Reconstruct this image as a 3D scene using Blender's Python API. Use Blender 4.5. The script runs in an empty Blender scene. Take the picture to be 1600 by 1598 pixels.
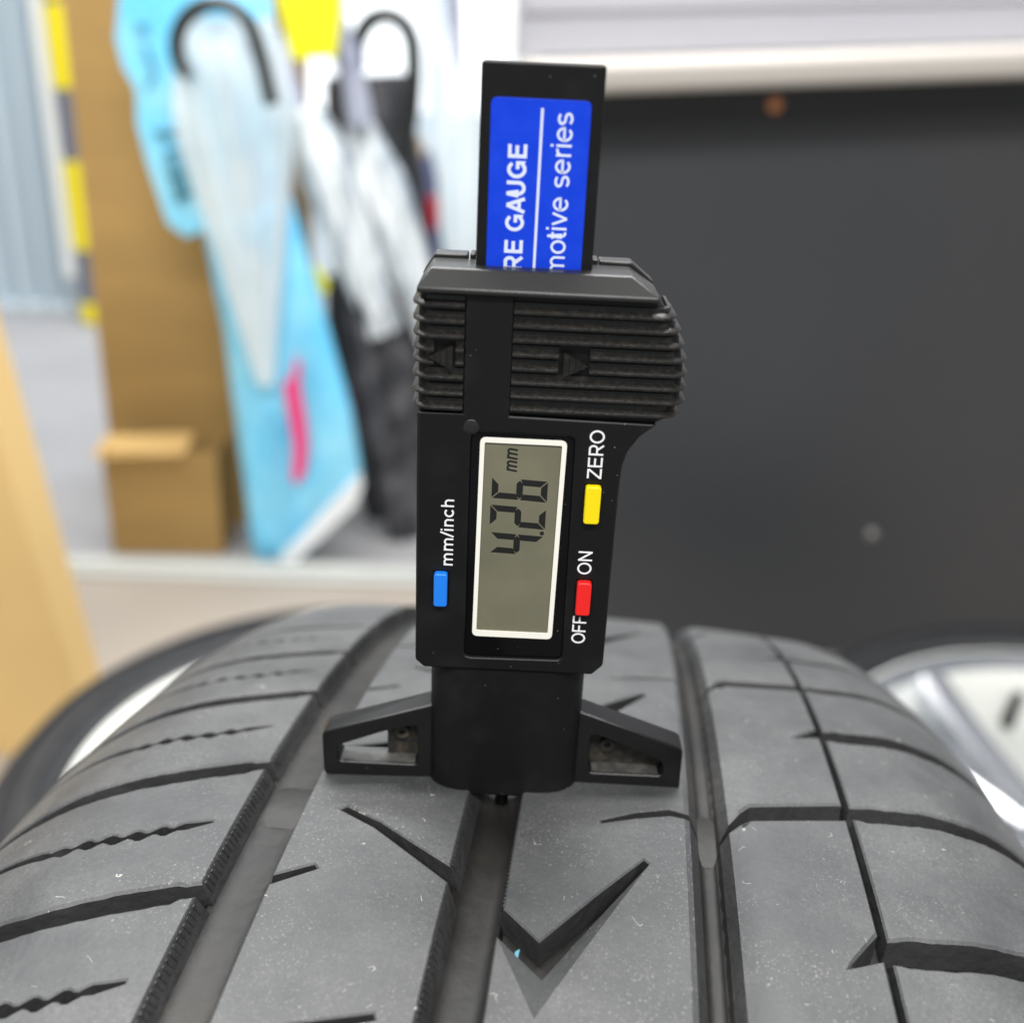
import bpy, bmesh, math, random
from mathutils import Vector, Matrix
random.seed(7)
scene = bpy.context.scene
col = scene.collection
MM = 0.001
R_ = math.radians

# ------------------------------------------------------------------ camera
cam_d = bpy.data.cameras.new("camera")
cam = bpy.data.objects.new("camera", cam_d)
col.objects.link(cam)
CAM = Vector((-0.00054, -0.14547, 0.11519))
_p, _r = R_(24.0), R_(2.7)
_d = Vector((0, math.cos(_p), -math.sin(_p)))
_r0 = Vector((1, 0, 0)); _u0 = _r0.cross(_d)
_rt = _r0 * math.cos(_r) + _u0 * math.sin(_r)
_up = -_r0 * math.sin(_r) + _u0 * math.cos(_r)
cam.matrix_world = Matrix(((_rt.x, _up.x, -_d.x, CAM.x), (_rt.y, _up.y, -_d.y, CAM.y), (_rt.z, _up.z, -_d.z, CAM.z), (0, 0, 0, 1)))
FPX = 1650.0
cam_d.sensor_width = 36; cam_d.sensor_fit = 'HORIZONTAL'
cam_d.lens = 36 * FPX / 1600
cam_d.clip_start = 0.005; cam_d.clip_end = 100
cam_d.dof.use_dof = True
cam_d.dof.focus_distance = 0.157
cam_d.dof.aperture_fstop = 11.5
scene.camera = cam

def at(px, py, Y):
    """the point of the place at forward distance Y that stands behind pixel (px, py) of the photograph"""
    v = _d * FPX + _rt * (px - 800) + _up * (799 - py)
    return CAM + v * ((Y - CAM.y) / v.y)

# ------------------------------------------------------------------ world, lamps, exposure
world = bpy.data.worlds.new("World"); scene.world = world
world.use_nodes = True
world.node_tree.nodes["Background"].inputs[0].default_value = (0.92, 0.96, 1.0, 1)
world.node_tree.nodes["Background"].inputs[1].default_value = 0.26
def area(name, loc, rot, sx, sy, power, color):
    l = bpy.data.lights.new(name, 'AREA'); l.shape = 'RECTANGLE'; l.size = sx; l.size_y = sy
    l.energy = power; l.color = color
    o = bpy.data.objects.new(name, l); o.location = loc; o.rotation_euler = rot; col.objects.link(o)
    o["kind"] = "helper"
    return o
area("ceiling_lamp", (-0.2, 0.80, 2.05), (0, 0, 0), 2.4, 0.5, 78, (1.0, 0.985, 0.95))
area("ceiling_lamp", (0.1, -1.5, 2.0), (R_(25), 0, 0), 2.4, 0.5, 70, (1.0, 0.985, 0.95))
area("ceiling_lamp", (-0.4, 2.3, 2.3), (0, 0, 0), 3.0, 0.6, 80, (0.95, 0.98, 1.0))
vs = scene.view_settings
vs.view_transform = 'Standard'; vs.look = 'None'; vs.gamma = 1; vs.exposure = 0.5
vs.use_curve_mapping = False
scene.cycles.use_denoising = True

# ------------------------------------------------------------------ materials
def mat(name, color, rough=0.5, metal=0.0, spec=0.5, noise=None, bump=None, trans=0.0, emis=None, alpha=1.0, specks=0.0):
    m = bpy.data.materials.new(name); m.use_nodes = True
    nt = m.node_tree; b = nt.nodes["Principled BSDF"]
    b.inputs["Base Color"].default_value = (*color, 1)
    b.inputs["Roughness"].default_value = rough
    b.inputs["Metallic"].default_value = metal
    b.inputs["Specular IOR Level"].default_value = spec
    b.inputs["Transmission Weight"].default_value = trans
    b.inputs["Alpha"].default_value = alpha
    if emis:
        b.inputs["Emission Color"].default_value = (*emis[0], 1); b.inputs["Emission Strength"].default_value = emis[1]
    tc = nt.nodes.new("ShaderNodeTexCoord")
    if noise:                                   # (scale, other colour, low, high[, stretch])
        n = nt.nodes.new("ShaderNodeTexNoise"); n.inputs["Scale"].default_value = noise[0]; n.inputs["Detail"].default_value = 6
        src = tc.outputs["Object"]
        if len(noise) > 4:
            mp = nt.nodes.new("ShaderNodeMapping"); mp.inputs["Scale"].default_value = noise[4]
            nt.links.new(src, mp.inputs[0]); src = mp.outputs[0]
        nt.links.new(src, n.inputs["Vector"])
        rp = nt.nodes.new("ShaderNodeMapRange"); rp.inputs[1].default_value = noise[2]; rp.inputs[2].default_value = noise[3]
        nt.links.new(n.outputs["Fac"], rp.inputs[0])
        mx = nt.nodes.new("ShaderNodeMix"); mx.data_type = 'RGBA'
        mx.inputs[6].default_value = (*color, 1); mx.inputs[7].default_value = (*noise[1], 1)
        nt.links.new(rp.outputs[0], mx.inputs[0]); nt.links.new(mx.outputs[2], b.inputs["Base Color"])
    if specks:                                  # share of cells that hold a grain of pale dust
        src_c = b.inputs["Base Color"].links[0].from_socket if b.inputs["Base Color"].links else None
        for sc, thr, cc in ((2300, 0.25, 0.13), (1100, 0.13, 0.24)):
            v = nt.nodes.new("ShaderNodeTexVoronoi"); v.inputs["Scale"].default_value = sc; nt.links.new(tc.outputs["Object"], v.inputs["Vector"])
            lt = nt.nodes.new("ShaderNodeMath"); lt.operation = 'LESS_THAN'; lt.inputs[1].default_value = thr; nt.links.new(v.outputs["Distance"], lt.inputs[0])
            sp = nt.nodes.new("ShaderNodeSeparateColor"); nt.links.new(v.outputs["Color"], sp.inputs[0])
            gt = nt.nodes.new("ShaderNodeMath"); gt.operation = 'GREATER_THAN'; gt.inputs[1].default_value = 1 - specks; nt.links.new(sp.outputs[0], gt.inputs[0])
            a = nt.nodes.new("ShaderNodeMath"); a.operation = 'MULTIPLY'; nt.links.new(lt.outputs[0], a.inputs[0]); nt.links.new(gt.outputs[0], a.inputs[1])
            a2 = nt.nodes.new("ShaderNodeMath"); a2.operation = 'MULTIPLY'; nt.links.new(a.outputs[0], a2.inputs[0]); nt.links.new(sp.outputs[1], a2.inputs[1])
            m2 = nt.nodes.new("ShaderNodeMix"); m2.data_type = 'RGBA'; m2.inputs[7].default_value = (cc, cc, cc * 0.96, 1)
            if src_c: nt.links.new(src_c, m2.inputs[6])
            else: m2.inputs[6].default_value = (*color, 1)
            nt.links.new(a2.outputs[0], m2.inputs[0]); src_c = m2.outputs[2]
        nt.links.new(src_c, b.inputs["Base Color"])
    if bump:                                    # (scale, strength, distance)
        n = nt.nodes.new("ShaderNodeTexNoise"); n.inputs["Scale"].default_value = bump[0]; n.inputs["Detail"].default_value = 4
        src = tc.outputs["Object"]
        if len(bump) > 3:
            mp = nt.nodes.new("ShaderNodeMapping"); mp.inputs["Scale"].default_value = bump[3]; nt.links.new(src, mp.inputs[0]); src = mp.outputs[0]
        nt.links.new(src, n.inputs["Vector"])
        bp = nt.nodes.new("ShaderNodeBump"); bp.inputs["Strength"].default_value = bump[1]; bp.inputs["Distance"].default_value = bump[2]
        nt.links.new(n.outputs["Fac"], bp.inputs["Height"]); nt.links.new(bp.outputs[0], b.inputs["Normal"])
    return m

def rubber(name, base, dust, rough, specks=True, dust_lo=0.45, dust_hi=0.75, speck_n=1.0, grain=(900, 0.35, 0.00025)):
    """worn tyre rubber: grain, patches of grey dust, pale specks and fibres that lie on it"""
    m = bpy.data.materials.new(name); m.use_nodes = True
    nt = m.node_tree; b = nt.nodes["Principled BSDF"]; N = nt.nodes.new; L = nt.links.new
    tc = N("ShaderNodeTexCoord"); O = tc.outputs["Object"]
    n1 = N("ShaderNodeTexNoise"); n1.inputs["Scale"].default_value = 45; n1.inputs["Detail"].default_value = 8; n1.inputs["Roughness"].default_value = 0.65
    L(O, n1.inputs["Vector"])
    r1 = N("ShaderNodeMapRange"); r1.inputs[1].default_value = dust_lo; r1.inputs[2].default_value = dust_hi
    L(n1.outputs["Fac"], r1.inputs[0])
    n2 = N("ShaderNodeTexNoise"); n2.inputs["Scale"].default_value = 1500; n2.inputs["Detail"].default_value = 3
    L(O, n2.inputs["Vector"])
    r2 = N("ShaderNodeMapRange"); r2.inputs[1].default_value = 0.35; r2.inputs[2].default_value = 0.75; r2.inputs[3].default_value = 0.45; r2.inputs[4].default_value = 1.0
    L(n2.outputs["Fac"], r2.inputs[0])
    ml = N("ShaderNodeMath"); ml.operation = 'MULTIPLY'; L(r1.outputs[0], ml.inputs[0]); L(r2.outputs[0], ml.inputs[1])
    n0 = N("ShaderNodeTexNoise"); n0.inputs["Scale"].default_value = 14; n0.inputs["Detail"].default_value = 5; L(O, n0.inputs["Vector"])
    r0 = N("ShaderNodeMapRange"); r0.inputs[1].default_value = 0.3; r0.inputs[2].default_value = 0.7; r0.inputs[3].default_value = 0.55; r0.inputs[4].default_value = 1.15; L(n0.outputs["Fac"], r0.inputs[0])
    ml0 = N("ShaderNodeMath"); ml0.operation = 'MULTIPLY'; L(ml.outputs[0], ml0.inputs[0]); L(r0.outputs[0], ml0.inputs[1]); ml = ml0
    mx = N("ShaderNodeMix"); mx.data_type = 'RGBA'
    mx.inputs[6].default_value = (*base, 1); mx.inputs[7].default_value = (*dust, 1)
    L(ml.outputs[0], mx.inputs[0])
    out = mx.outputs[2]
    if specks:
        n3 = N("ShaderNodeTexNoise"); n3.inputs["Scale"].default_value = 70; n3.inputs["Detail"].default_value = 4; L(O, n3.inputs["Vector"])
        g3 = N("ShaderNodeMapRange"); g3.inputs[1].default_value = 0.40; g3.inputs[2].default_value = 0.66; L(n3.outputs["Fac"], g3.inputs[0])
        nw = N("ShaderNodeTexNoise"); nw.inputs["Scale"].default_value = 700; nw.inputs["Detail"].default_value = 3; L(O, nw.inputs["Vector"])
        sb = N("ShaderNodeVectorMath"); sb.operation = 'SUBTRACT'; sb.inputs[1].default_value = (0.5, 0.5, 0.5); L(nw.outputs["Color"], sb.inputs[0])
        def mul(p, q):
            a = N("ShaderNodeMath"); a.operation = 'MULTIPLY'; L(p, a.inputs[0]); L(q, a.inputs[1]); return a.outputs[0]
        # grains of three sizes, the smaller the more: (scale, size in its cell, share of cells, colour, raggedness)
        for sc, thr, keep, colr, warp in ((2400, 0.36, 0.55, (0.125, 0.125, 0.122), 0.0005), (1300, 0.25, 0.20, (0.155, 0.155, 0.152), 0.0010), (620, 0.14, 0.07, (0.22, 0.22, 0.208), 0.0020), (300, 0.05, 0.05, (0.38, 0.37, 0.33), 0.0040)):
            scl = N("ShaderNodeVectorMath"); scl.operation = 'SCALE'; scl.inputs["Scale"].default_value = warp; L(sb.outputs[0], scl.inputs[0])
            ad = N("ShaderNodeVectorMath"); ad.operation = 'ADD'; L(O, ad.inputs[0]); L(scl.outputs[0], ad.inputs[1])
            v = N("ShaderNodeTexVoronoi"); v.inputs["Scale"].default_value = sc; L(ad.outputs[0], v.inputs["Vector"])
            lt = N("ShaderNodeMath"); lt.operation = 'LESS_THAN'; lt.inputs[1].default_value = thr; L(v.outputs["Distance"], lt.inputs[0])
            sp = N("ShaderNodeSeparateColor"); L(v.outputs["Color"], sp.inputs[0])
            gt = N("ShaderNodeMath"); gt.operation = 'GREATER_THAN'; gt.inputs[1].default_value = 1 - keep * speck_n; L(sp.outputs[0], gt.inputs[0])
            f_ = mul(mul(mul(lt.outputs[0], gt.outputs[0]), g3.outputs[0]), sp.outputs[1])
            m2 = N("ShaderNodeMix"); m2.data_type = 'RGBA'; m2.inputs[7].default_value = (*colr, 1)
            L(f_, m2.inputs[0]); L(out, m2.inputs[6]); out = m2.outputs[2]
        # lint: thin curls, here and there
        nl = N("ShaderNodeTexNoise"); nl.inputs["Scale"].default_value = 330; nl.inputs["Detail"].default_value = 1; L(O, nl.inputs["Vector"])
        s5 = N("ShaderNodeMath"); s5.operation = 'SUBTRACT'; s5.inputs[1].default_value = 0.5; L(nl.outputs["Fac"], s5.inputs[0])
        ab = N("ShaderNodeMath"); ab.operation = 'ABSOLUTE'; L(s5.outputs[0], ab.inputs[0])
        l5 = N("ShaderNodeMath"); l5.operation = 'LESS_THAN'; l5.inputs[1].default_value = 0.007; L(ab.outputs[0], l5.inputs[0])
        v5 = N("ShaderNodeTexVoronoi"); v5.inputs["Scale"].default_value = 600; L(O, v5.inputs["Vector"])
        c5 = N("ShaderNodeSeparateColor"); L(v5.outputs["Color"], c5.inputs[0])
        k5 = N("ShaderNodeMath"); k5.operation = 'GREATER_THAN'; k5.inputs[1].default_value = 0.983; L(c5.outputs[0], k5.inputs[0])
        m5 = N("ShaderNodeMix"); m5.data_type = 'RGBA'; m5.inputs[7].default_value = (0.27, 0.27, 0.24, 1)
        L(mul(l5.outputs[0], k5.outputs[0]), m5.inputs[0]); L(out, m5.inputs[6]); out = m5.outputs[2]
    L(out, b.inputs["Base Color"])
    b.inputs["Roughness"].default_value = rough; b.inputs["Specular IOR Level"].default_value = 0.38
    bp = N("ShaderNodeBump"); bp.inputs["Strength"].default_value = grain[1]; bp.inputs["Distance"].default_value = grain[2]
    n4 = N("ShaderNodeTexNoise"); n4.inputs["Scale"].default_value = grain[0]; n4.inputs["Detail"].default_value = 5; L(O, n4.inputs["Vector"])
    L(n4.outputs["Fac"], bp.inputs["Height"]); L(bp.outputs[0], b.inputs["Normal"])
    return m

M = {}
M['rubber'] = rubber('tread_rubber', (0.040, 0.0415, 0.044), (0.112, 0.113, 0.114), 0.54, dust_lo=0.36, dust_hi=0.74)
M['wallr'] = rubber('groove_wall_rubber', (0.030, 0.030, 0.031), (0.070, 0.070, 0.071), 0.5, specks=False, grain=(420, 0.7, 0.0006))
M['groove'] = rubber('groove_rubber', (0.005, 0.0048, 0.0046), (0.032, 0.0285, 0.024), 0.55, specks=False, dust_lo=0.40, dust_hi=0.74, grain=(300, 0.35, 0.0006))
M['side'] = rubber('sidewall_rubber', (0.017, 0.018, 0.021), (0.034, 0.034, 0.038), 0.6, specks=False)
M['black'] = mat('black_plastic', (0.006, 0.006, 0.0063), 0.40, spec=0.26, bump=(2600, 0.12, 0.0001), noise=(160, (0.012, 0.012, 0.012), 0.5, 0.8), specks=0.004)
M['grip'] = mat('worn_grip_plastic', (0.006, 0.0055, 0.005), 0.36, spec=0.48, noise=(1500, (0.026, 0.022, 0.017), 0.45, 0.85), bump=(2200, 0.3, 0.0002))
M['capm'] = mat('cap_plastic', (0.015, 0.015, 0.015), 0.34, spec=0.4, bump=(2400, 0.15, 0.0001))
M['footm'] = mat('rubbed_black_plastic', (0.0055, 0.0055, 0.006), 0.30, spec=0.45, bump=(2400, 0.12, 0.0001), specks=0.012)
M['gloss'] = mat('glossy_black', (0.003, 0.003, 0.0035), 0.12, spec=0.22, specks=0.02)
M['blue_label'] = mat('blue_label', (0.004, 0.045, 0.62), 0.35, spec=0.25, noise=(300, (0.008, 0.055, 0.66), 0.4, 0.7))
M['print'] = mat('white_print', (0.82, 0.82, 0.84), 0.5)
M['label_print'] = mat('pale_print', (0.66, 0.72, 0.90), 0.5)
M['cream'] = mat('cream_frame', (0.86, 0.84, 0.76), 0.4)
M['lcd'] = mat('lcd_panel', (0.130, 0.128, 0.088), 0.22, spec=0.4, noise=(60, (0.19, 0.178, 0.12), 0.4, 0.75), specks=0.05)
M['segment'] = mat('lcd_segment', (0.009, 0.009, 0.008), 0.3)
M['blue_btn'] = mat('blue_button', (0.010, 0.20, 0.80), 0.4)
M['yellow_btn'] = mat('yellow_button', (0.88, 0.68, 0.0), 0.4)
M['red_btn'] = mat('red_button', (0.80, 0.015, 0.012), 0.4)
M['dusty'] = mat('dusty_brown_plastic', (0.014, 0.0135, 0.012), 0.6, noise=(650, (0.075, 0.062, 0.038), 0.45, 0.78))
M['ledge'] = mat('grey_dust', (0.036, 0.035, 0.033), 0.6, noise=(500, (0.085, 0.082, 0.076), 0.4, 0.7))
M['steel'] = mat('steel', (0.5, 0.5, 0.5), 0.3, metal=1.0)
M['alloy'] = mat('silver_alloy', (0.62, 0.63, 0.66), 0.22, metal=0.9, noise=(4, (0.55, 0.57, 0.62), 0.4, 0.7))
M['barrel'] = mat('pale_silver_paint', (0.70, 0.71, 0.67), 0.35, metal=0.0, noise=(5, (0.78, 0.81, 0.82), 0.45, 0.7))
M['card'] = mat('brown_cardboard', (0.36, 0.225, 0.075), 0.8, noise=(3, (0.30, 0.19, 0.065), 0.4, 0.7, (1, 1, 6)))
M['card_pale'] = mat('pale_cardboard', (0.74, 0.51, 0.215), 0.8, noise=(4, (0.68, 0.46, 0.19), 0.4, 0.7))
M['card_mid'] = mat('tan_cardboard', (0.50, 0.33, 0.125), 0.8, noise=(4, (0.45, 0.29, 0.11), 0.4, 0.7))
M['floor'] = mat('beige_floor', (0.285, 0.245, 0.205), 0.55, noise=(3, (0.255, 0.225, 0.195), 0.35, 0.7), bump=(200, 0.1, 0.001))
M['pave'] = mat('grey_floor', (0.27, 0.27, 0.285), 0.7, noise=(4, (0.235, 0.235, 0.245), 0.35, 0.7), bump=(150, 0.2, 0.002))
M['sill'] = mat('white_sill', (0.38, 0.39, 0.375), 0.35)
M['panel'] = mat('charcoal_panel', (0.044, 0.048, 0.054), 0.45, noise=(2.2, (0.056, 0.056, 0.060), 0.35, 0.7))
M['wall'] = mat('white_board', (0.50, 0.505, 0.56), 0.5, noise=(2, (0.46, 0.465, 0.52), 0.4, 0.7, (1, 1, 5)))
M['lip'] = mat('cream_trim', (0.50, 0.465, 0.43), 0.4)
M['white'] = mat('white_paint', (0.82, 0.84, 0.82), 0.4)
M['shutter'] = mat('bluish_shutter', (0.52, 0.60, 0.66), 0.35)
M['yellow'] = mat('yellow_tape', (0.75, 0.62, 0.004), 0.4)
M['yellow_card'] = mat('lemon_card', (0.82, 0.78, 0.004), 0.5)
M['dark_tape'] = mat('dark_tape', (0.13, 0.14, 0.18), 0.45)
M['sky_blue'] = mat('sky_blue_vinyl', (0.16, 0.62, 0.96), 0.28, noise=(9, (0.36, 0.78, 0.98), 0.4, 0.7), bump=(10, 0.5, 0.02, (2.5, 2.5, 0.4)))
M['pale_blue'] = mat('pale_blue_vinyl', (0.52, 0.76, 0.90), 0.2, noise=(12, (0.70, 0.85, 0.93), 0.4, 0.7))
M['clear'] = mat('clear_vinyl', (0.86, 0.91, 0.94), 0.12, noise=(14, (0.36, 0.43, 0.50), 0.45, 0.65, (3, 3, 0.5)), bump=(16, 1.0, 0.02, (2.5, 2.5, 0.35)), alpha=0.85)
M['clear_white'] = mat('white_vinyl', (0.88, 0.96, 1.0), 0.16, noise=(14, (0.70, 0.90, 0.99), 0.5, 0.75, (3, 3, 0.5)), bump=(16, 0.6, 0.02, (2.5, 2.5, 0.35)), alpha=0.62)
M['pink'] = mat('pink_ribbon', (0.85, 0.06, 0.24), 0.45)
M['hem'] = mat('white_hem', (0.80, 0.85, 0.90), 0.4)
M['ink'] = mat('teal_ink', (0.05, 0.20, 0.28), 0.5)
M['dark_cloth'] = mat('dark_cloth', (0.035, 0.036, 0.042), 0.6, noise=(22, (0.16, 0.155, 0.17), 0.45, 0.75))
M['dark_red'] = mat('maroon_cloth', (0.09, 0.02, 0.03), 0.6)
M['navy'] = mat('navy_cloth', (0.10, 0.115, 0.22), 0.6)
M['red'] = mat('red_print', (0.65, 0.02, 0.05), 0.5)
M['handle'] = mat('black_handle', (0.02, 0.022, 0.022), 0.35)
M['grey_plastic'] = mat('lavender_grey_plastic', (0.30, 0.32, 0.42), 0.3, noise=(14, (0.5, 0.52, 0.60), 0.5, 0.75))
M['orange'] = mat('copper_screw', (0.75, 0.30, 0.12), 0.4)
M['glow'] = mat('daylit_glass', (0.9, 0.95, 1.0), 0.2, emis=((0.93, 0.97, 1.0), 0.52))
M['brown'] = mat('dark_brown_wood', (0.115, 0.085, 0.055), 0.6, noise=(30, (0.085, 0.06, 0.04), 0.4, 0.7))
M['beige_skin'] = mat('wooden_knob', (0.62, 0.45, 0.24), 0.4)

# ------------------------------------------------------------------ object helpers
def link(name, me, m, parent=None, kind=None):
    o = bpy.data.objects.new(name, me); col.objects.link(o)
    if m is not None and not me.materials: me.materials.append(M[m] if isinstance(m, str) else m)
    if parent is not None: o.parent = parent
    if kind: o["kind"] = kind
    return o
def done(name, bm, m, parent=None, smooth=True, sharp=35, bevel=0.0, seg=2, kind=None):
    bmesh.ops.recalc_face_normals(bm, faces=bm.faces[:])
    me = bpy.data.meshes.new(name); bm.to_mesh(me); bm.free()
    if smooth:
        me.shade_smooth(); me.set_sharp_from_angle(angle=R_(sharp))
    o = link(name, me, m, parent, kind)
    if bevel:
        md = o.modifiers.new("bevel", 'BEVEL'); md.width = bevel; md.segments = seg; md.limit_method = 'ANGLE'; md.angle_limit = R_(30)
        md.harden_normals = False
    return o
def empty(name, loc=(0, 0, 0)):
    o = bpy.data.objects.new(name, None); o.location = loc; o.empty_display_size = 0.01; col.objects.link(o); return o
def tag(o, label, cat, group=None):
    o["label"] = label; o["category"] = cat
    if group: o["group"] = group
    return o
def box_bm(bm, x0, x1, y0, y1, z0, z1, mtx=None):
    r = bmesh.ops.create_cube(bm, size=1)
    for v in r['verts']:
        v.co = Vector(((x0 + x1) / 2 + v.co.x * (x1 - x0), (y0 + y1) / 2 + v.co.y * (y1 - y0), (z0 + z1) / 2 + v.co.z * (z1 - z0)))
        if mtx: v.co = mtx @ v.co
    return r['verts']
def box(name, x0, x1, y0, y1, z0, z1, m, parent=None, bevel=0.0, mtx=None, kind=None):
    bm = bmesh.new(); box_bm(bm, x0, x1, y0, y1, z0, z1, mtx)
    return done(name, bm, m, parent, bevel=bevel, kind=kind)
def round_poly(pts, r, n=4):
    """polygon with its corners rounded (r: one radius or one each)"""
    out = []; k = len(pts)
    for i in range(k):
        a, b, c = Vector(pts[i - 1]), Vector(pts[i]), Vector(pts[(i + 1) % k])
        ri = r[i] if isinstance(r, (list, tuple)) else r
        u = (a - b); v = (c - b)
        ri = min(ri, u.length * 0.45, v.length * 0.45)
        if ri <= 0: out.append(tuple(b)); continue
        p, q = b + u.normalized() * ri, b + v.normalized() * ri
        for j in range(n + 1):
            s = j / n
            w = p * (1 - s) ** 2 + b * 2 * s * (1 - s) + q * s * s
            out.append(tuple(w))
    return out
def plate_bm(bm, outer, holes, y0, y1, f=lambda x, y, z: Vector((x, y, z))):
    """polygon in (x, z) with holes, extruded from y0 (front) to y1 (back)"""
    loops_f, loops_b = [], []
    for lp in [outer] + list(holes):
        loops_f.append([bm.verts.new(f(x, y0, z)) for x, z in lp]); loops_b.append([bm.verts.new(f(x, y1, z)) for x, z in lp])
    for loops in (loops_f, loops_b):
        es = []
        for lp in loops:
            for i in range(len(lp)): es.append(bm.edges.new((lp[i - 1], lp[i])))
        if holes: bmesh.ops.triangle_fill(bm, use_beauty=True, use_dissolve=False, edges=es)
        else: bm.faces.new(loops[0])
    for a, b in zip(loops_f, loops_b):
        for i in range(len(a)): bm.faces.new((a[i - 1], a[i], b[i], b[i - 1]))
def plate(name, outer, y0, y1, m, parent=None, holes=(), bevel=0.0, f=None, seg=2, sharp=35):
    """as plate_bm, measures in millimetres"""
    bm = bmesh.new()
    g = (lambda x, y, z: Vector((x, y, z)) * MM) if f is None else f
    plate_bm(bm, outer, holes, y0, y1, g)
    return done(name, bm, m, parent, bevel=bevel, seg=seg, sharp=sharp)
def tube_bm(bm, pts, rad, n=12, cap=True):
    pts = [Vector(p) for p in pts]; rings = []
    rr = rad if isinstance(rad, (list, tuple)) else [rad] * len(pts)
    prev = None
    for i, p in enumerate(pts):
        t = (pts[min(i + 1, len(pts) - 1)] - pts[max(i - 1, 0)]).normalized()
        if prev is None: a = t.orthogonal().normalized()
        else: a = (prev - t * prev.dot(t)).normalized()
        prev = a; b = t.cross(a)
        rings.append([bm.verts.new(p + (a * math.cos(2 * math.pi * j / n) + b * math.sin(2 * math.pi * j / n)) * rr[i]) for j in range(n)])
    for i in range(len(rings) - 1):
        for j in range(n): bm.faces.new((rings[i][j], rings[i][(j + 1) % n], rings[i + 1][(j + 1) % n], rings[i + 1][j]))
    if cap: bm.faces.new(rings[0]); bm.faces.new(rings[-1])
def tube(name, pts, rad, m, parent=None, n=12):
    bm = bmesh.new(); tube_bm(bm, pts, rad, n); return done(name, bm, m, parent, sharp=50)
def lathe_bm(bm, prof, n, closed=True, start=0.0):
    """profile of (radius, height) turned about Z"""
    rings = []
    for j in range(n):
        a = 2 * math.pi * j / n + start
        rings.append([bm.verts.new((r * math.cos(a), r * math.sin(a), z)) for r, z in prof])
    k = len(prof)
    for j in range(n):
        p, q = rings[j], rings[(j + 1) % n]
        for i in range(k if closed else k - 1):
            bm.faces.new((p[i], p[(i + 1) % k], q[(i + 1) % k], q[i]))
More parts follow.
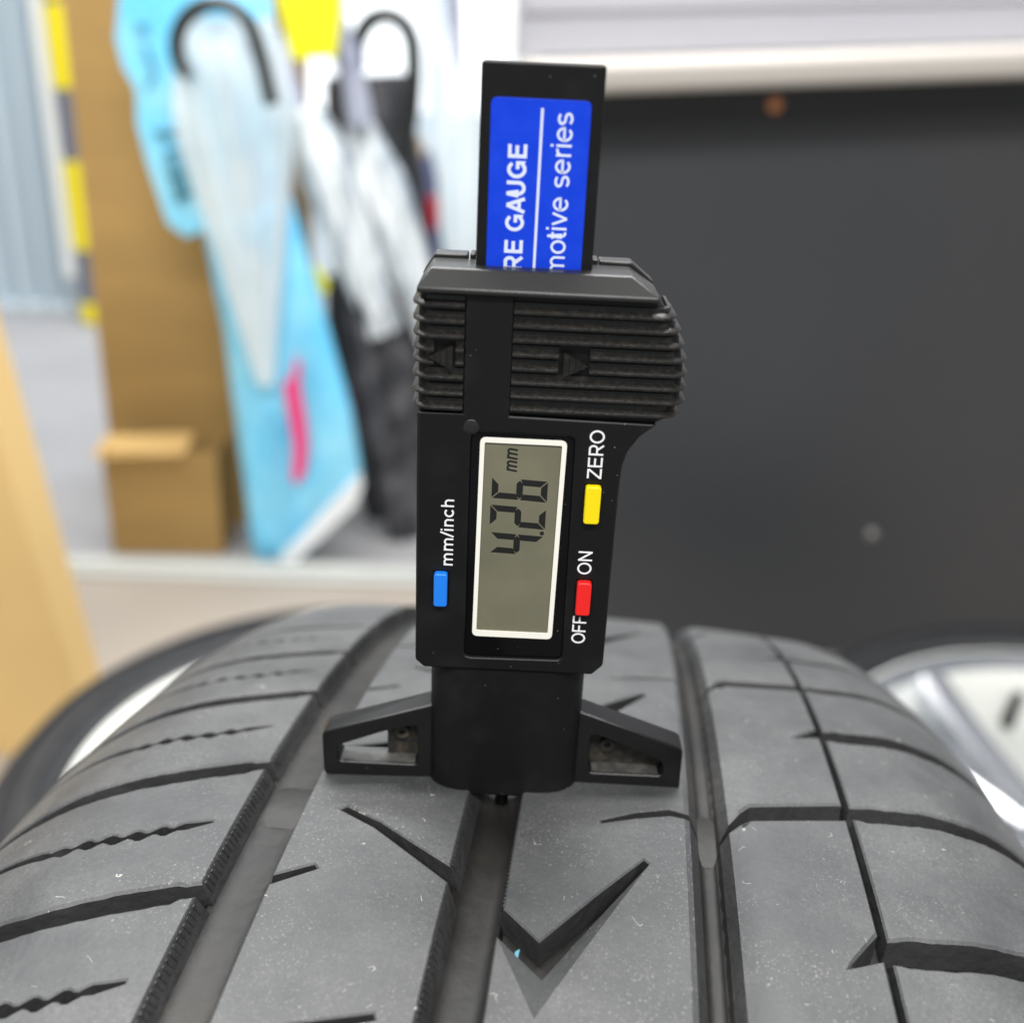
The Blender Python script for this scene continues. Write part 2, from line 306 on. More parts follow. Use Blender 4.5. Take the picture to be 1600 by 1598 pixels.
def glyph(ch, w):
    """a plain sans-serif letter as strokes of width w; capitals 1 high. Returns (advance, centre lines)"""
    q = w / 2; X = 0.725; x0 = 0.10 + q
    def arc(cx, cy, rx, ry, a0, a1, n=18):
        return [(cx + rx * math.cos(R_(a0 + (a1 - a0) * i / n)), cy + ry * math.sin(R_(a0 + (a1 - a0) * i / n))) for i in range(n + 1)]
    def hump(xa, xb): return arc((xa + xb) / 2, X - 0.27, (xb - xa) / 2, 0.27 - q, 172, 0, 12) + [(xb, 0)]
    G = {
        'R': (1.0, [[(x0, 0), (x0, 1)], [(x0, 1 - q), (0.58, 1 - q)] + arc(0.60, (1.44 - q) / 2, 0.29 - q, (0.56 - q) / 2, 85, -85) + [(0.58, 0.44), (x0, 0.44)], [(0.50, 0.44), (0.90 - q * 0.4, 0)]]),
        'E': (0.93, [[(x0, 0), (x0, 1)], [(x0, 1 - q), (0.84, 1 - q)], [(x0, 0.52), (0.79, 0.52)], [(x0, q), (0.86, q)]]),
        'F': (0.853, [[(x0, 0), (x0, 1)], [(x0, 1 - q), (0.80, 1 - q)], [(x0, 0.50), (0.72, 0.50)]]),
        'G': (1.086, [arc(0.55, 0.5, 0.49 - q, 0.51 - q, 36, 318, 26) + [(1.0 - q, 0.19), (1.0 - q, 0.46), (0.56, 0.46)]]),
        'A': (0.93, [[(0.0 + q * 0.9, 0), (0.465, 1 - q * 0.4)], [(0.465, 1 - q * 0.4), (0.93 - q * 0.9, 0)], [(0.20, 0.30), (0.73, 0.30)]]),
        'U': (1.0, [[(x0, 1), (x0, 0.36)] + arc(0.5, 0.36, 0.40 - q, 0.37 - q, 180, 360) + [(0.90 - q, 1)]]),
        'Z': (0.853, [[(0.05, 1 - q), (0.80, 1 - q)], [(0.77, 1 - q * 1.4), (0.08, q * 1.4)], [(0.03, q), (0.82, q)]]),
        'O': (1.086, [arc(0.54, 0.5, 0.50 - q, 0.51 - q, 0, 360, 36)]),
        'N': (1.0, [[(x0, 0), (x0, 1)], [(0.90 - q, 0), (0.90 - q, 1)], [(x0, 1 - q * 0.6), (0.90 - q, q * 0.6)]]),
        'o': (0.776, [arc(0.388, X / 2, 0.35 - q, X / 2 + 0.012 - q, 0, 360, 30)]),
        'i': (0.31, [[(0.155, 0), (0.155, X)], [(0.155, 0.87), (0.155, 1)]]),
        't': (0.388, [[(0.17, 0.93), (0.17, 0.2)] + arc(0.30, 0.2, 0.13, 0.2 - q, 180, 270, 8) + [(0.38, q * 1.1)], [(0.02, X - q), (0.36, X - q)]]),
        'm': (1.163, [[(x0, 0), (x0, X)], hump(x0, 0.582), hump(0.582, 1.163 - x0)]),
        'n': (0.776, [[(x0, 0), (x0, X)], hump(x0, 0.776 - x0)]),
        'h': (0.776, [[(x0, 0), (x0, 1)], hump(x0, 0.776 - x0)]),
        'v': (0.698, [[(0.03 + q * 0.6, X), (0.349, q * 0.3)], [(0.349, q * 0.3), (0.668 - q * 0.6, X)]]),
        'e': (0.776, [[(0.06 + q * .5, X * 0.52), (0.735 - q, X * 0.52)] + arc(0.388, X / 2, 0.35 - q, X / 2 + 0.012 - q, 3, 318, 26)]),
        's': (0.698, [arc(0.35, X - q - (X - 2 * q) / 4, 0.29 - q, (X - 2 * q) / 4, 28, 262, 14) + arc(0.35, q + (X - 2 * q) / 4, 0.30 - q, (X - 2 * q) / 4, 82, -152, 14)]),
        'r': (0.465, [[(x0, 0), (x0, X)], arc(x0 + 0.25, X - 0.30, 0.25, 0.30 - q, 175, 75, 8)]),
        'c': (0.698, [arc(0.37, X / 2, 0.34 - q, X / 2 + 0.012 - q, 42, 318, 24)]),
        '/': (0.388, [[(0.02, -0.02), (0.37, 1.02)]]),
        ' ': (0.39, []),
    }
    return G[ch]
def lettering(name, text, m, parent, base_x, z0, z1, cap, y, weight=0.125, thick=0.03, shear=0.0):
    """printed line that reads upwards from z0 to z1, tops of the letters to the left of base_x; cap: height of a capital; millimetres"""
    bm = bmesh.new(); pen = 0.0; rows = []
    for ch in text:
        adv, strokes = glyph(ch, weight)
        for st in strokes: rows.append([(pen + a + shear * b, b) for a, b in st])
        pen += adv
    lo = min(a for r in rows for a, b in r) - weight / 2; hi = max(a for r in rows for a, b in r) + weight / 2
    k = (z1 - z0) / (hi - lo)
    for n_, st in enumerate(rows):
        pts = [Vector(((a - lo) * k, b * cap)) for a, b in st]; hw = weight * cap / 2
        closed = (pts[0] - pts[-1]).length < 1e-4
        if closed: pts = pts[:-1]
        L = len(pts); a_, b_ = [], []
        for i in range(L):
            p0 = pts[(i - 1) % L] if (closed or i > 0) else None; p1 = pts[(i + 1) % L] if (closed or i < L - 1) else None
            d0 = (pts[i] - p0).normalized() if p0 is not None else None; d1 = (p1 - pts[i]).normalized() if p1 is not None else None
            n0 = Vector((-d0.y, d0.x)) if d0 is not None else None; n1 = Vector((-d1.y, d1.x)) if d1 is not None else None
            if n0 is None: nn = n1
            elif n1 is None: nn = n0
            else:
                nn = (n0 + n1).normalized(); nn = nn / max(0.45, nn.dot(n1))
            a_.append(pts[i] + nn * hw); b_.append(pts[i] - nn * hw)
        yf = y - thick - 0.003 * (n_ % 4)
        P3 = lambda p, yy: Vector((base_x - p.y, yy, z0 + p.x)) * MM
        fa = [bm.verts.new(P3(p, yf)) for p in a_]; fb = [bm.verts.new(P3(p, yf)) for p in b_]
        ba = [bm.verts.new(P3(p, y)) for p in a_]; bb = [bm.verts.new(P3(p, y)) for p in b_]
        for i in range(L if closed else L - 1):
            j = (i + 1) % L
            bm.faces.new((fa[i], fa[j], fb[j], fb[i])); bm.faces.new((fa[i], ba[i], ba[j], fa[j])); bm.faces.new((fb[i], fb[j], bb[j], bb[i]))
        if not closed:
            bm.faces.new((fa[0], fb[0], bb[0], ba[0])); bm.faces.new((fa[-1], ba[-1], bb[-1], fb[-1]))
    return done(name, bm, m, parent, smooth=False)

# ================================================================== SETTING
FZ = -0.616
bm = bmesh.new(); box_bm(bm, -2.5, 2.5, -1.2, 1.212, FZ - 0.05, FZ)
done("floor", bm, 'floor', kind='structure')
bm = bmesh.new(); box_bm(bm, -4.0, 3.0, 1.214, 4.2, FZ - 0.05, FZ - 0.004)
done("pavement", bm, 'pave', kind='structure')

# white sill on the floor between the two floors
sl = empty("door_sill", (-0.4, 1.222, FZ))
tag(sl, "long white metal door sill across the floor behind the cardboard boxes", "sill")
_sm = Matrix.Rotation(R_(2.2), 4, 'Z')
box("track", -1.6, 0.30, 0.022, 0.036, -0.003, 0.008, 'sill', sl, bevel=0.003, mtx=_sm)
box("nosing", -1.6, 0.30, -0.004, 0.020, -0.003, 0.013, 'sill', sl, bevel=0.005, mtx=_sm)
box("kick_strip", -1.6, 0.30, -0.022, -0.006, -0.003, 0.007, 'sill', sl, bevel=0.003, mtx=_sm)

# ------------------------------------------------------------------ charcoal panel with white board above (right)
P1 = at(850, 150, 1.00); P2 = at(2100, 104, 1.16)
ux = Vector((P2.x - P1.x, P2.y - P1.y, 0)).normalized(); un = Vector((ux.y, -ux.x, 0))   # un: toward the camera
tilt = (P2.z - P1.z) / math.hypot(P2.x - P1.x, P2.y - P1.y)
def pan(s, d, z):     # along the panel, toward the camera, height above its top edge
    return Vector((P1.x, P1.y, P1.z)) + ux * s + un * d + Vector((0, 0, z + tilt * s))
LW = math.hypot(P2.x - P1.x, P2.y - P1.y)
def pan_box(name, s0, s1, d0, d1, z0, z1, m, parent, bevel=0.002, floor=False):
    bm = bmesh.new(); vs_ = box_bm(bm, s0, s1, d0, d1, z0, z1)
    for v in vs_:
        low = v.co.z < (z0 + z1) / 2
        c = pan(*v.co)
        if floor and low: c.z = FZ + 0.001
        v.co = c
    return done(name, bm, m, parent, bevel=bevel)
cab = empty("cabinet", (P1.x, P1.y, FZ))
tag(cab, "charcoal cabinet front with a white board and cream lip along its top", "cabinet")
def rel(o):                      # build in world space, keep the Empty at the base
    o.matrix_parent_inverse = Matrix.Translation(-o.parent.location); return o
rel(pan_box("front_panel", 0, LW, -0.03, 0.0, -0.6, 0.004, 'panel', cab, floor=True))
rel(pan_box("cream_lip", -0.028, LW, -0.03, 0.085, 0.004, 0.034, 'lip', cab, bevel=0.008))
rel(pan_box("white_board", -0.028, LW, -0.03, 0.012, 0.036, 0.32, 'wall', cab))
rel(pan_box("board_rail", -0.028, LW, 0.012, 0.020, 0.075, 0.10, 'wall', cab, bevel=0.004))
def disc_on_panel(name, px, py, r, m, lift=0.004):
    # find the panel point seen there
    v = _d * FPX + _rt * (px - 800) + _up * (799 - py)
    t = (P1 - CAM).dot(un) / v.dot(un); c = CAM + v * t
    bm = bmesh.new()
    ret = bmesh.ops.create_uvsphere(bm, u_segments=16, v_segments=8, radius=r)
    q = un.to_track_quat('Z', 'Y').to_matrix()
    for vv in ret['verts']:
        vv.co = c + q @ Vector((vv.co.x, vv.co.y, vv.co.z * lift / r))
    return rel(done(name, bm, m, cab))
rel(pan_box("dark_top_strip", 0, LW, 0.0005, 0.006, -0.034, 0.003, 'handle', cab, bevel=0.001))  # thin dark strip added along the panel's top edge, below the lip
disc_on_panel("copper_screw", 1208, 163, 0.010, 'orange', 0.010)
disc_on_panel("bolt_head", 1362, 835, 0.007, 'steel', 0.003)

# ------------------------------------------------------------------ wheels lying on the floor
def superlathe(name, prof, n, m, parent, closed=True, sharp=40):
    bm = bmesh.new(); lathe_bm(bm, prof, n, closed); return done(name, bm, m, parent, sharp=sharp)
def wheel(name, loc, Rt, Rr, w, rotz, label, lip_mat='barrel'):
    """tyre on a ten-spoke alloy rim, axis up, base at z=0"""
    e = empty(name, loc); e.rotation_euler = (0, 0, rotz)
    tag(e, label, "wheel", "wheels lying flat on the floor")
    S = Rt - Rr
    tyre = [(Rr - 0.004, w * 0.90), (Rr + 0.012, w * 0.945), (Rr + S * 0.35, w), (Rr + S * 0.62, w * 0.985), (Rr + S * 0.80, w * 0.93),
            (Rr + S * 0.93, w * 0.85), (Rt, w * 0.72), (Rt + 0.003, w * 0.5), (Rt, w * 0.28), (Rr + S * 0.93, w * 0.15), (Rr + S * 0.7, w * 0.04),
            (Rr + S * 0.35, 0.0), (Rr + 0.01, w * 0.06), (Rr - 0.004, w * 0.10)]
    t = superlathe("tyre", tyre, 96, 'side', e)
    for k, rr in enumerate((0.30, 0.58)):     # moulded rings on the sidewall
        zz = w * (0.992 if k == 0 else 0.992)
        superlathe("sidewall_ring", [(Rr + S * rr, zz - 0.004), (Rr + S * rr, zz + 0.003), (Rr + S * rr + 0.003, zz + 0.003), (Rr + S * rr + 0.004, zz - 0.004)], 96, 'side', t)
    rim = [(Rr - 0.004, w * 0.955), (Rr + 0.006, w * 0.955), (Rr + 0.007, w * 0.93), (Rr - 0.003, w * 0.90), (Rr - 0.012, w * 0.6), (Rr - 0.022, w * 0.4), (Rr - 0.014, w * 0.1),
           (Rr - 0.018, w * 0.1), (Rr - 0.027, w * 0.4), (Rr - 0.019, w * 0.6), (Rr - 0.011, w * 0.90)]
    superlathe("rim", rim, 96, 'barrel', e)
    superlathe("rim_lip", [(Rr - 0.011, w * 0.90), (Rr - 0.004, w * 0.958), (Rr + 0.002, w * 0.962), (Rr + 0.007, w * 0.945), (Rr - 0.006, w * 0.875)], 96, lip_mat, e)
    superlathe("hub", [(0.001, w * 0.74), (0.03, w * 0.74), (0.036, w * 0.70), (0.066, w * 0.69), (0.074, w * 0.64), (0.07, w * 0.40), (0.001, w * 0.40)], 48, 'alloy', e, closed=False)
    for k in range(5):
        a0 = 2 * math.pi * k / 5
        for s in (-1, 1):
            bm = bmesh.new(); st = 7
            rows = []
            for i in range(st + 1):
                f = i / st; r = 0.055 + (Rr - 0.010 - 0.055) * f
                ang = a0 + s * (0.20 * f ** 0.8 + 0.10 * (1 - f))
                hw = (0.013 + 0.005 * f); z = w * (0.69 + 0.235 * f ** 1.3)
                c = Vector((r * math.cos(ang), r * math.sin(ang), 0)); tn_ = Vector((-math.sin(ang), math.cos(ang), 0))
                rows.append([bm.verts.new(c + tn_ * q * hw + Vector((0, 0, z + dz))) for q, dz in ((-1, -0.030), (-0.95, -0.006), (-0.6, 0), (0.6, 0), (0.95, -0.006), (1, -0.030))])
            for i in range(st):
                for j in range(6): bm.faces.new((rows[i][j], rows[i][(j + 1) % 6], rows[i + 1][(j + 1) % 6], rows[i + 1][j]))
            bm.faces.new(rows[0]); bm.faces.new(rows[-1])
            done("spoke", bm, 'alloy', e, sharp=30)
        a1 = a0 + math.pi / 5
        tube("wheel_nut", [(0.05 * math.cos(a1), 0.05 * math.sin(a1), w * 0.66), (0.05 * math.cos(a1), 0.05 * math.sin(a1), w * 0.715)], 0.009, 'alloy', e, 6)
    superlathe("inner_flange", [(0.078, w * 0.42), (0.100, w * 0.36), (0.108, w * 0.40), (0.126, w * 0.30), (0.134, w * 0.34), (0.152, w * 0.22), (0.160, w * 0.27), (Rr - 0.028, w * 0.12), (Rr - 0.03, w * 0.08), (0.08, w * 0.10)], 64, 'alloy', e)
    av = math.pi / 5
    vp = Vector(((Rr - 0.020) * math.cos(av), (Rr - 0.020) * math.sin(av), 0))
    tube("valve", [vp + Vector((0, 0, w * 0.62)), vp * 0.96 + Vector((0, 0, w * 0.82))], [0.007, 0.005], 'handle', e, 10)
    return e
wheel("alloy_wheel", (-0.128, 0.532, FZ), 0.278, 0.202, 0.206, R_(20), "wheel lying flat behind the left shoulder of the upright tyre, pale rim edge showing")
wheel("alloy_wheel", (0.505, 0.537, FZ), 0.292, 0.228, 0.206, R_(54), "silver spoked wheel lying flat by the charcoal cabinet on the right", 'alloy')

# ------------------------------------------------------------------ upright tyre
TY = empty("upright_tyre", (0, 0, 0))
tag(TY, "worn grey tyre standing upright with dusty tread, the gauge set on top", "tyre")
Xa = Vector((0.99478067, -0.10079603, 0.01586132)); Ya = Vector((0.10080871, 0.99490583, 0.0)); Za = Vector((-0.01578052, 0.00159896, 0.9998742))
TO = Vector((0.0, -0.02407697, -0.3062845))
TY.matrix_world = Matrix(((Xa.x, Ya.x, Za.x, TO.x), (Xa.y, Ya.y, Za.y, TO.y), (Xa.z, Ya.z, Za.z, TO.z), (0, 0, 0, 1)))
TR, XM, IC, TW, IRS = 0.3079, 6.5, 1.0789e-3, 63.0, 32.5573e-3      # millimetres from here on
DEPTH = 4.9
def drop(x):
    e = x - XM; o = max(abs(e) - TW, 0)
    s = 1 if e > 0 else -1
    return e * e * IC / 2 + o * o * IRS / 2, e * IC + s * o * IRS
def tmap(x, t, h):
    dr, sl_ = drop(x)
    cb = 1 / math.sqrt(1 + sl_ * sl_); sb = sl_ * cb
    rad = TR * 1000 - dr + h * cb; xx = x + h * sb; a = t * MM / TR
    return Vector((xx, rad * math.sin(a), rad * math.cos(a))) * MM
CIRC = 2 * math.pi * TR * 1000; NH = 68
_tab = [(-1, -39.0), (0, -7.8), (1, 23.2), (2, 51.3), (3, 76.2), (4, 101.0)]
def tn(n):
    k = math.floor((n + 1) / NH); m_ = n - k * NH
    if m_ >= 4: v = 101.0 + (m_ - 4) * (CIRC - 39.0 - 101.0) / (NH - 1 - 4)
    else:
        i = int(math.floor(m_)); i = max(-1, min(3, i)); a, b = dict(_tab)[i], dict(_tab)[i + 1]
        v = a + (b - a) * (m_ - i)
    return v + k * CIRC
def ninv(t):
    for (n0, t0), (n1, t1) in zip(_tab, _tab[1:]):
        if t < t1 or n1 == 4: return n0 + (t - t0) / (t1 - t0)
def interp(tab, x):
    if x <= tab[0][0]: return tab[0][1]
    for (a, b), (c, d_) in zip(tab, tab[1:]):
        if x <= c: return b + (d_ - b) * (x - a) / (c - a)
    return tab[-1][1]

def ring_offset(pts, offs):
    k = len(pts); out = []
    nrm = []
    for i in range(k):
        a, b = pts[i], pts[(i + 1) % k]; dx, dy = b[0] - a[0], b[1] - a[1]; l = math.hypot(dx, dy) or 1e-9
        nrm.append((dy / l, -dx / l))
    for i in range(k):
        n0, n1 = nrm[i - 1], nrm[i]; d0, d1 = offs[i - 1], offs[i]
        det = n0[0] * n1[1] - n0[1] * n1[0]; p = pts[i]
        if abs(det) < 0.15:
            nx, ny = n0[0] + n1[0], n0[1] + n1[1]; l = math.hypot(nx, ny)
            if l < 0.3: out.append((p[0], p[1])); continue
            dd = (d0 + d1) / 2; out.append((p[0] + nx / l * dd, p[1] + ny / l * dd))
        else:
            ox = (d0 * n1[1] - d1 * n0[1]) / det; oy = (n0[0] * d1 - n1[0] * d0) / det
            l = math.hypot(ox, oy); mx_ = 2.2 * max(abs(d0), abs(d1), 1e-6)
            if l > mx_: ox, oy = ox * mx_ / l, oy * mx_ / l
            out.append((p[0] + ox, p[1] + oy))
    return out
# edge profiles: three rings of (offset outward, height); None = open seam
WALL = [(-0.50, 0.0), (0.0, -0.34), (0.35, -DEPTH - 0.3)]
SIPE = [(-0.28, 0.0), (0.0, -0.22), (0.02, -DEPTH - 0.3)]
GROOVE_L = [(-0.22, 0.0), (0.0, -0.18), (1.5, -DEPTH - 0.3)]
GROOVE_C = [(-0.22, 0.0), (0.0, -0.18), (1.9, -DEPTH - 0.3)]
STEEP = [(-0.22, 0.0), (0.0, -0.18), (1.0, -DEPTH - 0.3)]
CHAMF = [(-3.4, 0.0), (0.0, -1.25), (2.3, -DEPTH - 0.3)]
RIBEDGE = [(-0.9, 0.0), (0.0, -0.5), (2.3, -DEPTH - 0.3)]
SLOPE = [(-0.2, 0.0), (0.0, -0.15), (2.4, -2.6)]
def block_bm(bm, verts, fine=True, extra=None):
    """verts: (x, t, profile of the edge that starts here), counter-clockwise; flat first, then cut and bent on to the tyre"""
    b2 = bmesh.new()
    pts = [(v[0], v[1]) for v in verts]; prof = [v[2] for v in verts]; k = len(pts)
    rings = []
    for r in range(3):
        offs = [(p[r][0] if p else 0.0) for p in prof]
        rp = ring_offset(pts, offs); row = []
        for i in range(k):
            hs = [p[r][1] for p in (prof[i - 1], prof[i]) if p]
            row.append(b2.verts.new((rp[i][0], rp[i][1], min(hs) if hs else 0.0)))
        rings.append(row)
    b2.faces.new(rings[0])
    for r in range(2):
        for i in range(k):
            if prof[i] is None: continue
            j = (i + 1) % k
            b2.faces.new((rings[r][i], rings[r + 1][i], rings[r + 1][j], rings[r][j])).material_index = r
    if extra: extra(b2)
    bmesh.ops.recalc_face_normals(b2, faces=b2.faces[:])
    ts = [p[1] for p in pts]; xs = [p[0] for p in pts]
    st = 4.0 if fine else 10.0
    cuts = [((0, t_, 0), (0, 1, 0)) for t_ in frange(min(ts) + st, max(ts), st)]
    x_ = min(xs) + 1
    while x_ < max(xs):
        cuts.append(((x_, 0, 0), (1, 0, 0)))
        x_ += (2.5 if abs(x_ - XM) > 58 else 7.0) * (1 if fine else 2)
    for co, no in cuts:
        bmesh.ops.bisect_plane(b2, geom=b2.verts[:] + b2.edges[:] + b2.faces[:], plane_co=co, plane_no=no, dist=1e-4)
    bmesh.ops.triangulate(b2, faces=b2.faces[:])
    vm = {}
    for v in b2.verts: vm[v] = bm.verts.new(tmap(*v.co))
    for f in b2.faces:
        try: bm.faces.new([vm[v] for v in f.verts]).material_index = f.material_index
        except ValueError: pass
    b2.free()
def frange(a, b, s):
    o = []
    while a < b - 0.3: o.append(a); a += s
    return o
def block(name, verts, fine=True, extra=None):
    bm = bmesh.new(); block_bm(bm, verts, fine, extra)
    bmesh.ops.remove_doubles(bm, verts=bm.verts[:], dist=1e-6)
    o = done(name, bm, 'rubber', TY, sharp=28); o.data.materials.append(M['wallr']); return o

# groove bottoms: one sheet round the whole tyre
def lathe_tyre(name, prof, n, m):
    """prof: list of (x, depth h) on the tread, or ('p', x, radius) free points; millimetres"""
    bm = bmesh.new(); rings = []
    for j in range(n):
        a = 2 * math.pi * j / n; row = []
        for p in prof:
            if p[0] == 'p': row.append(bm.verts.new(Vector((p[1], p[2] * math.sin(a), p[2] * math.cos(a))) * MM))
            else: row.append(bm.verts.new(tmap(p[0], a * TR * 1000, p[1])))
        rings.append(row)
    for j in range(n):
        p, q = rings[j], rings[(j + 1) % n]
        for i in range(len(prof) - 1): bm.faces.new((p[i], p[i + 1], q[i + 1], q[i]))
    return done(name, bm, m, TY, sharp=40)
XL, XR = -87.0, 100.0
def floor_h(x):
    for a, b in ((-37.4, -29.2), (-1.2, 5.6), (35.6, 38.6)):
        if a - 0.6 <= x <= b + 0.6:
            u = (x - (a + b) / 2) / ((b - a) / 2); return -DEPTH - 0.15 + 0.85 * min(1.2, abs(u)) ** 3.5
    return -DEPTH
_fx = sorted(set([XL + (XR - XL) * i / 40 for i in range(41)] + [a + (b - a) * i / 12 for a, b in ((-37.8, -28.8), (-1.6, 6.0), (35.2, 39.0)) for i in range(13)]))
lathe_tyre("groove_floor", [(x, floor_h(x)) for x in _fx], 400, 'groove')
for s in (-1, 1):
    xs_ = [XM + s * e for e in (90, 95, 99)]
    pr = [(xs_[0], -4.0), (xs_[1], -2.2), (xs_[1], -1.0), (xs_[2], -0.6)]
    pr += [('p', XM + s * a, b) for a, b in ((106.5, 272), (110, 262), (112.5, 250), (112, 238), (108, 226), (101, 215), (97, 210), (90, 209))]
    lathe_tyre("sidewall", pr, 160, 'side')
lathe_tyre("wheel_rim", [('p', XM + a, b) for a, b in ((-98, 214), (-94, 216), (-88, 208), (-60, 195), (-30, 186), (30, 186), (60, 195), (88, 208), (94, 216), (98, 214))], 96, 'alloy')

def vis(n): return -3.2 <= n <= 8.5
# -- left shoulder blocks
LOFF = [(-100, -12.3), (-85, -12.0), (-73, -11.3), (-62, -8.8), (-50, -3.8), (-38.4, 0.0)]
SOFF = [(-100, -9.0), (-85, -8.8), (-74, -8.4), (-64, -8.3), (-52, -4.2), (-42, 0.0)]
for j in range(-4, NH - 4):
    n0 = float(j); fine = vis(n0)
    ne = 44 if fine else 12
    xs = [-38.4 + (XL + 38.4) * i / ne for i in range(ne + 1)]       # -38.4 .. XL
    rj = lambda: random.uniform(-0.13, 0.13) if fine else 0.0
    jit = random.uniform(-0.25, 0.25)
    lo = [(x, tn(n0) + interp(LOFF, x) + (1.75 if x < -41 else 1.2) + rj()) for x in xs]
    hi = [(x, tn(n0 + 1) + interp(LOFF, x) - (1.85 if x < -41 else 1.2) + rj()) for x in xs]
    c0 = tn(n0 + 0.47) + jit
    # blind sipe, open at the shoulder: lower bank outwards->tip, upper bank tip->outwards
    step = 0.7 if fine else 6.0
    sx = []; x = -42.0
    while x > XL: sx.append(x); x -= step
    sx.append(XL)
    def sip(x, ph=0.0):
        w = max(0, min(1, (-45 - x) / 3, (x + 68) / 6))
        return c0 + interp(SOFF, x) + (0.50 * w * math.sin(x * 2 * math.pi / 3.6 + ph) if fine else 0)
    def shw(x): return min(0.78, 0.25 + (-42 - x) * 0.14)
    # order: counter-clockwise in (x right, t up): start at inner lower corner, go up the groove edge, out along the top, down the outer edge, back along the bottom
    V = [(lo[0][0], lo[0][1], GROOVE_L)]
    V += [(p[0], p[1], WALL) for p in hi]
    V[-1] = (hi[-1][0], hi[-1][1], SIPE)
    V += [(x, sip(x) + shw(x), SIPE) for x in reversed(sx)]
    V += [(x, sip(x, 1.3) - shw(x), SIPE) for x in sx]
    V += [(p[0], p[1], WALL) for p in reversed(lo[1:])]
    block("shoulder_block", V, fine)
# -- right shoulder blocks
ROFF = [(61, 0.0), (70, 1.0), (80, 3.0), (90, 7.0), (101, 11.5)]
for j in range(-4, NH - 4):
    n0 = j + 0.12; fine = vis(n0)
    ne = 36 if fine else 10
    xs = [61.0 + (XR - 61.0) * i / ne for i in range(ne + 1)]
    rj = lambda: random.uniform(-0.14, 0.14) if fine else 0.0
    def hw(x): return 2.0 if x > 63 else 1.6
    lo = [(x, tn(n0) + interp(ROFF, x) + hw(x) + rj()) for x in xs]
    hi = [(x, tn(n0 + 1 - (0.03 if j % 2 else 0)) + interp(ROFF, x) - hw(x) + rj()) for x in xs]
    V = [(p[0], p[1], WALL) for p in lo] + [(p[0], p[1], WALL) for p in reversed(hi)]
    V[-1] = (V[-1][0], V[-1][1], SIPE)
    block("shoulder_block", V, fine)
# -- blocks of the rib beside the right groove
def warp(t, k): return tn(ninv(t) + 2 * k)
for k in range(-2, NH // 2 - 2):
    fine = vis(2 * k + 1)
    def full(x, side):      # lateral groove banks at n = 1 + 2k - 2 (lower) and n = 1 + 2k (upper)
        c = interp([(40.3, 18.9), (44.0, 22.6), (59.8, 26.6)], x); h = interp([(40.3, 1.0), (44, 1.9), (59.8, 2.1)], x)
        if side == 'hi': return warp(c, k) - h
        return warp(c, k - 1) + h
    xs = [40.3, 42.2, 44.0, 49, 54, 59.8]
    V = [(x, full(x, 'lo'), WALL) for x in xs]
    V[-1] = (59.8, V[-1][1], SIPE)
    nt_ = [(59.8, warp(-6.4, k), SLOPE), (54.4, warp(-8.8, k), SLOPE), (55.2, warp(-7.6, k), WALL), (59.8, warp(-1.6, k), SIPE)]
    V += nt_
    V += [(x, full(x, 'hi'), WALL) for x in reversed(xs)]
    V[-1] = (40.3, V[-1][1], CHAMF)
    block("rib_block", V, fine)
# -- the two ribs either side of the measured groove, each continuous round the tyre
def rib(name, maker):
    bm = bmesh.new()
    for k in range(-2, NH // 2 - 2): maker(bm, k, vis(2 * k + 1))
    bmesh.ops.remove_doubles(bm, verts=bm.verts[:], dist=2e-6)
    o = done(name, bm, 'rubber', TY, sharp=28); o.data.materials.append(M['wallr']); return o
def sub(a, b, n):        # points between two corners
    return [(a[0] + (b[0] - a[0]) * i / n, a[1] + (b[1] - a[1]) * i / n) for i in range(1, n)]
def rib2(bm, k, fine):
    g = lambda t: warp(t, k)
    t0, t1 = -15.6, 44.3                      # n = -0.25 .. 1.75
    t0 = tn(-0.25 + 2 * k); t1 = tn(1.75 + 2 * k)
    V = [(-28.5, t0, None), (-2.6, t0, GROOVE_C),
         (-2.4, g(-2.0), SIPE), (-9.5, g(3.4), SIPE), (-16, g(8.4), SIPE), (-22.6, g(12.1), SIPE), (-21.6, g(13.0), SIPE), (-15.2, g(9.7), SIPE), (-9.0, g(5.4), SIPE), (-2.6, g(1.2), GROOVE_C),
         (-2.6, t1, None), (-28.5, t1, STEEP),
         (-28.5, g(29.6), SIPE), (-18, g(33.2), SIPE), (-8.0, g(35.6), SIPE), (-7.6, g(34.8), SIPE), (-17.6, g(31.7), SIPE), (-28.5, g(27.8), STEEP),
         (-28.5, g(-3.8), SIPE), (-23.0, g(-0.9), SIPE), (-22.3, g(-1.7), SIPE), (-28.5, g(-5.6), STEEP)]
    block_bm(bm, V, fine)
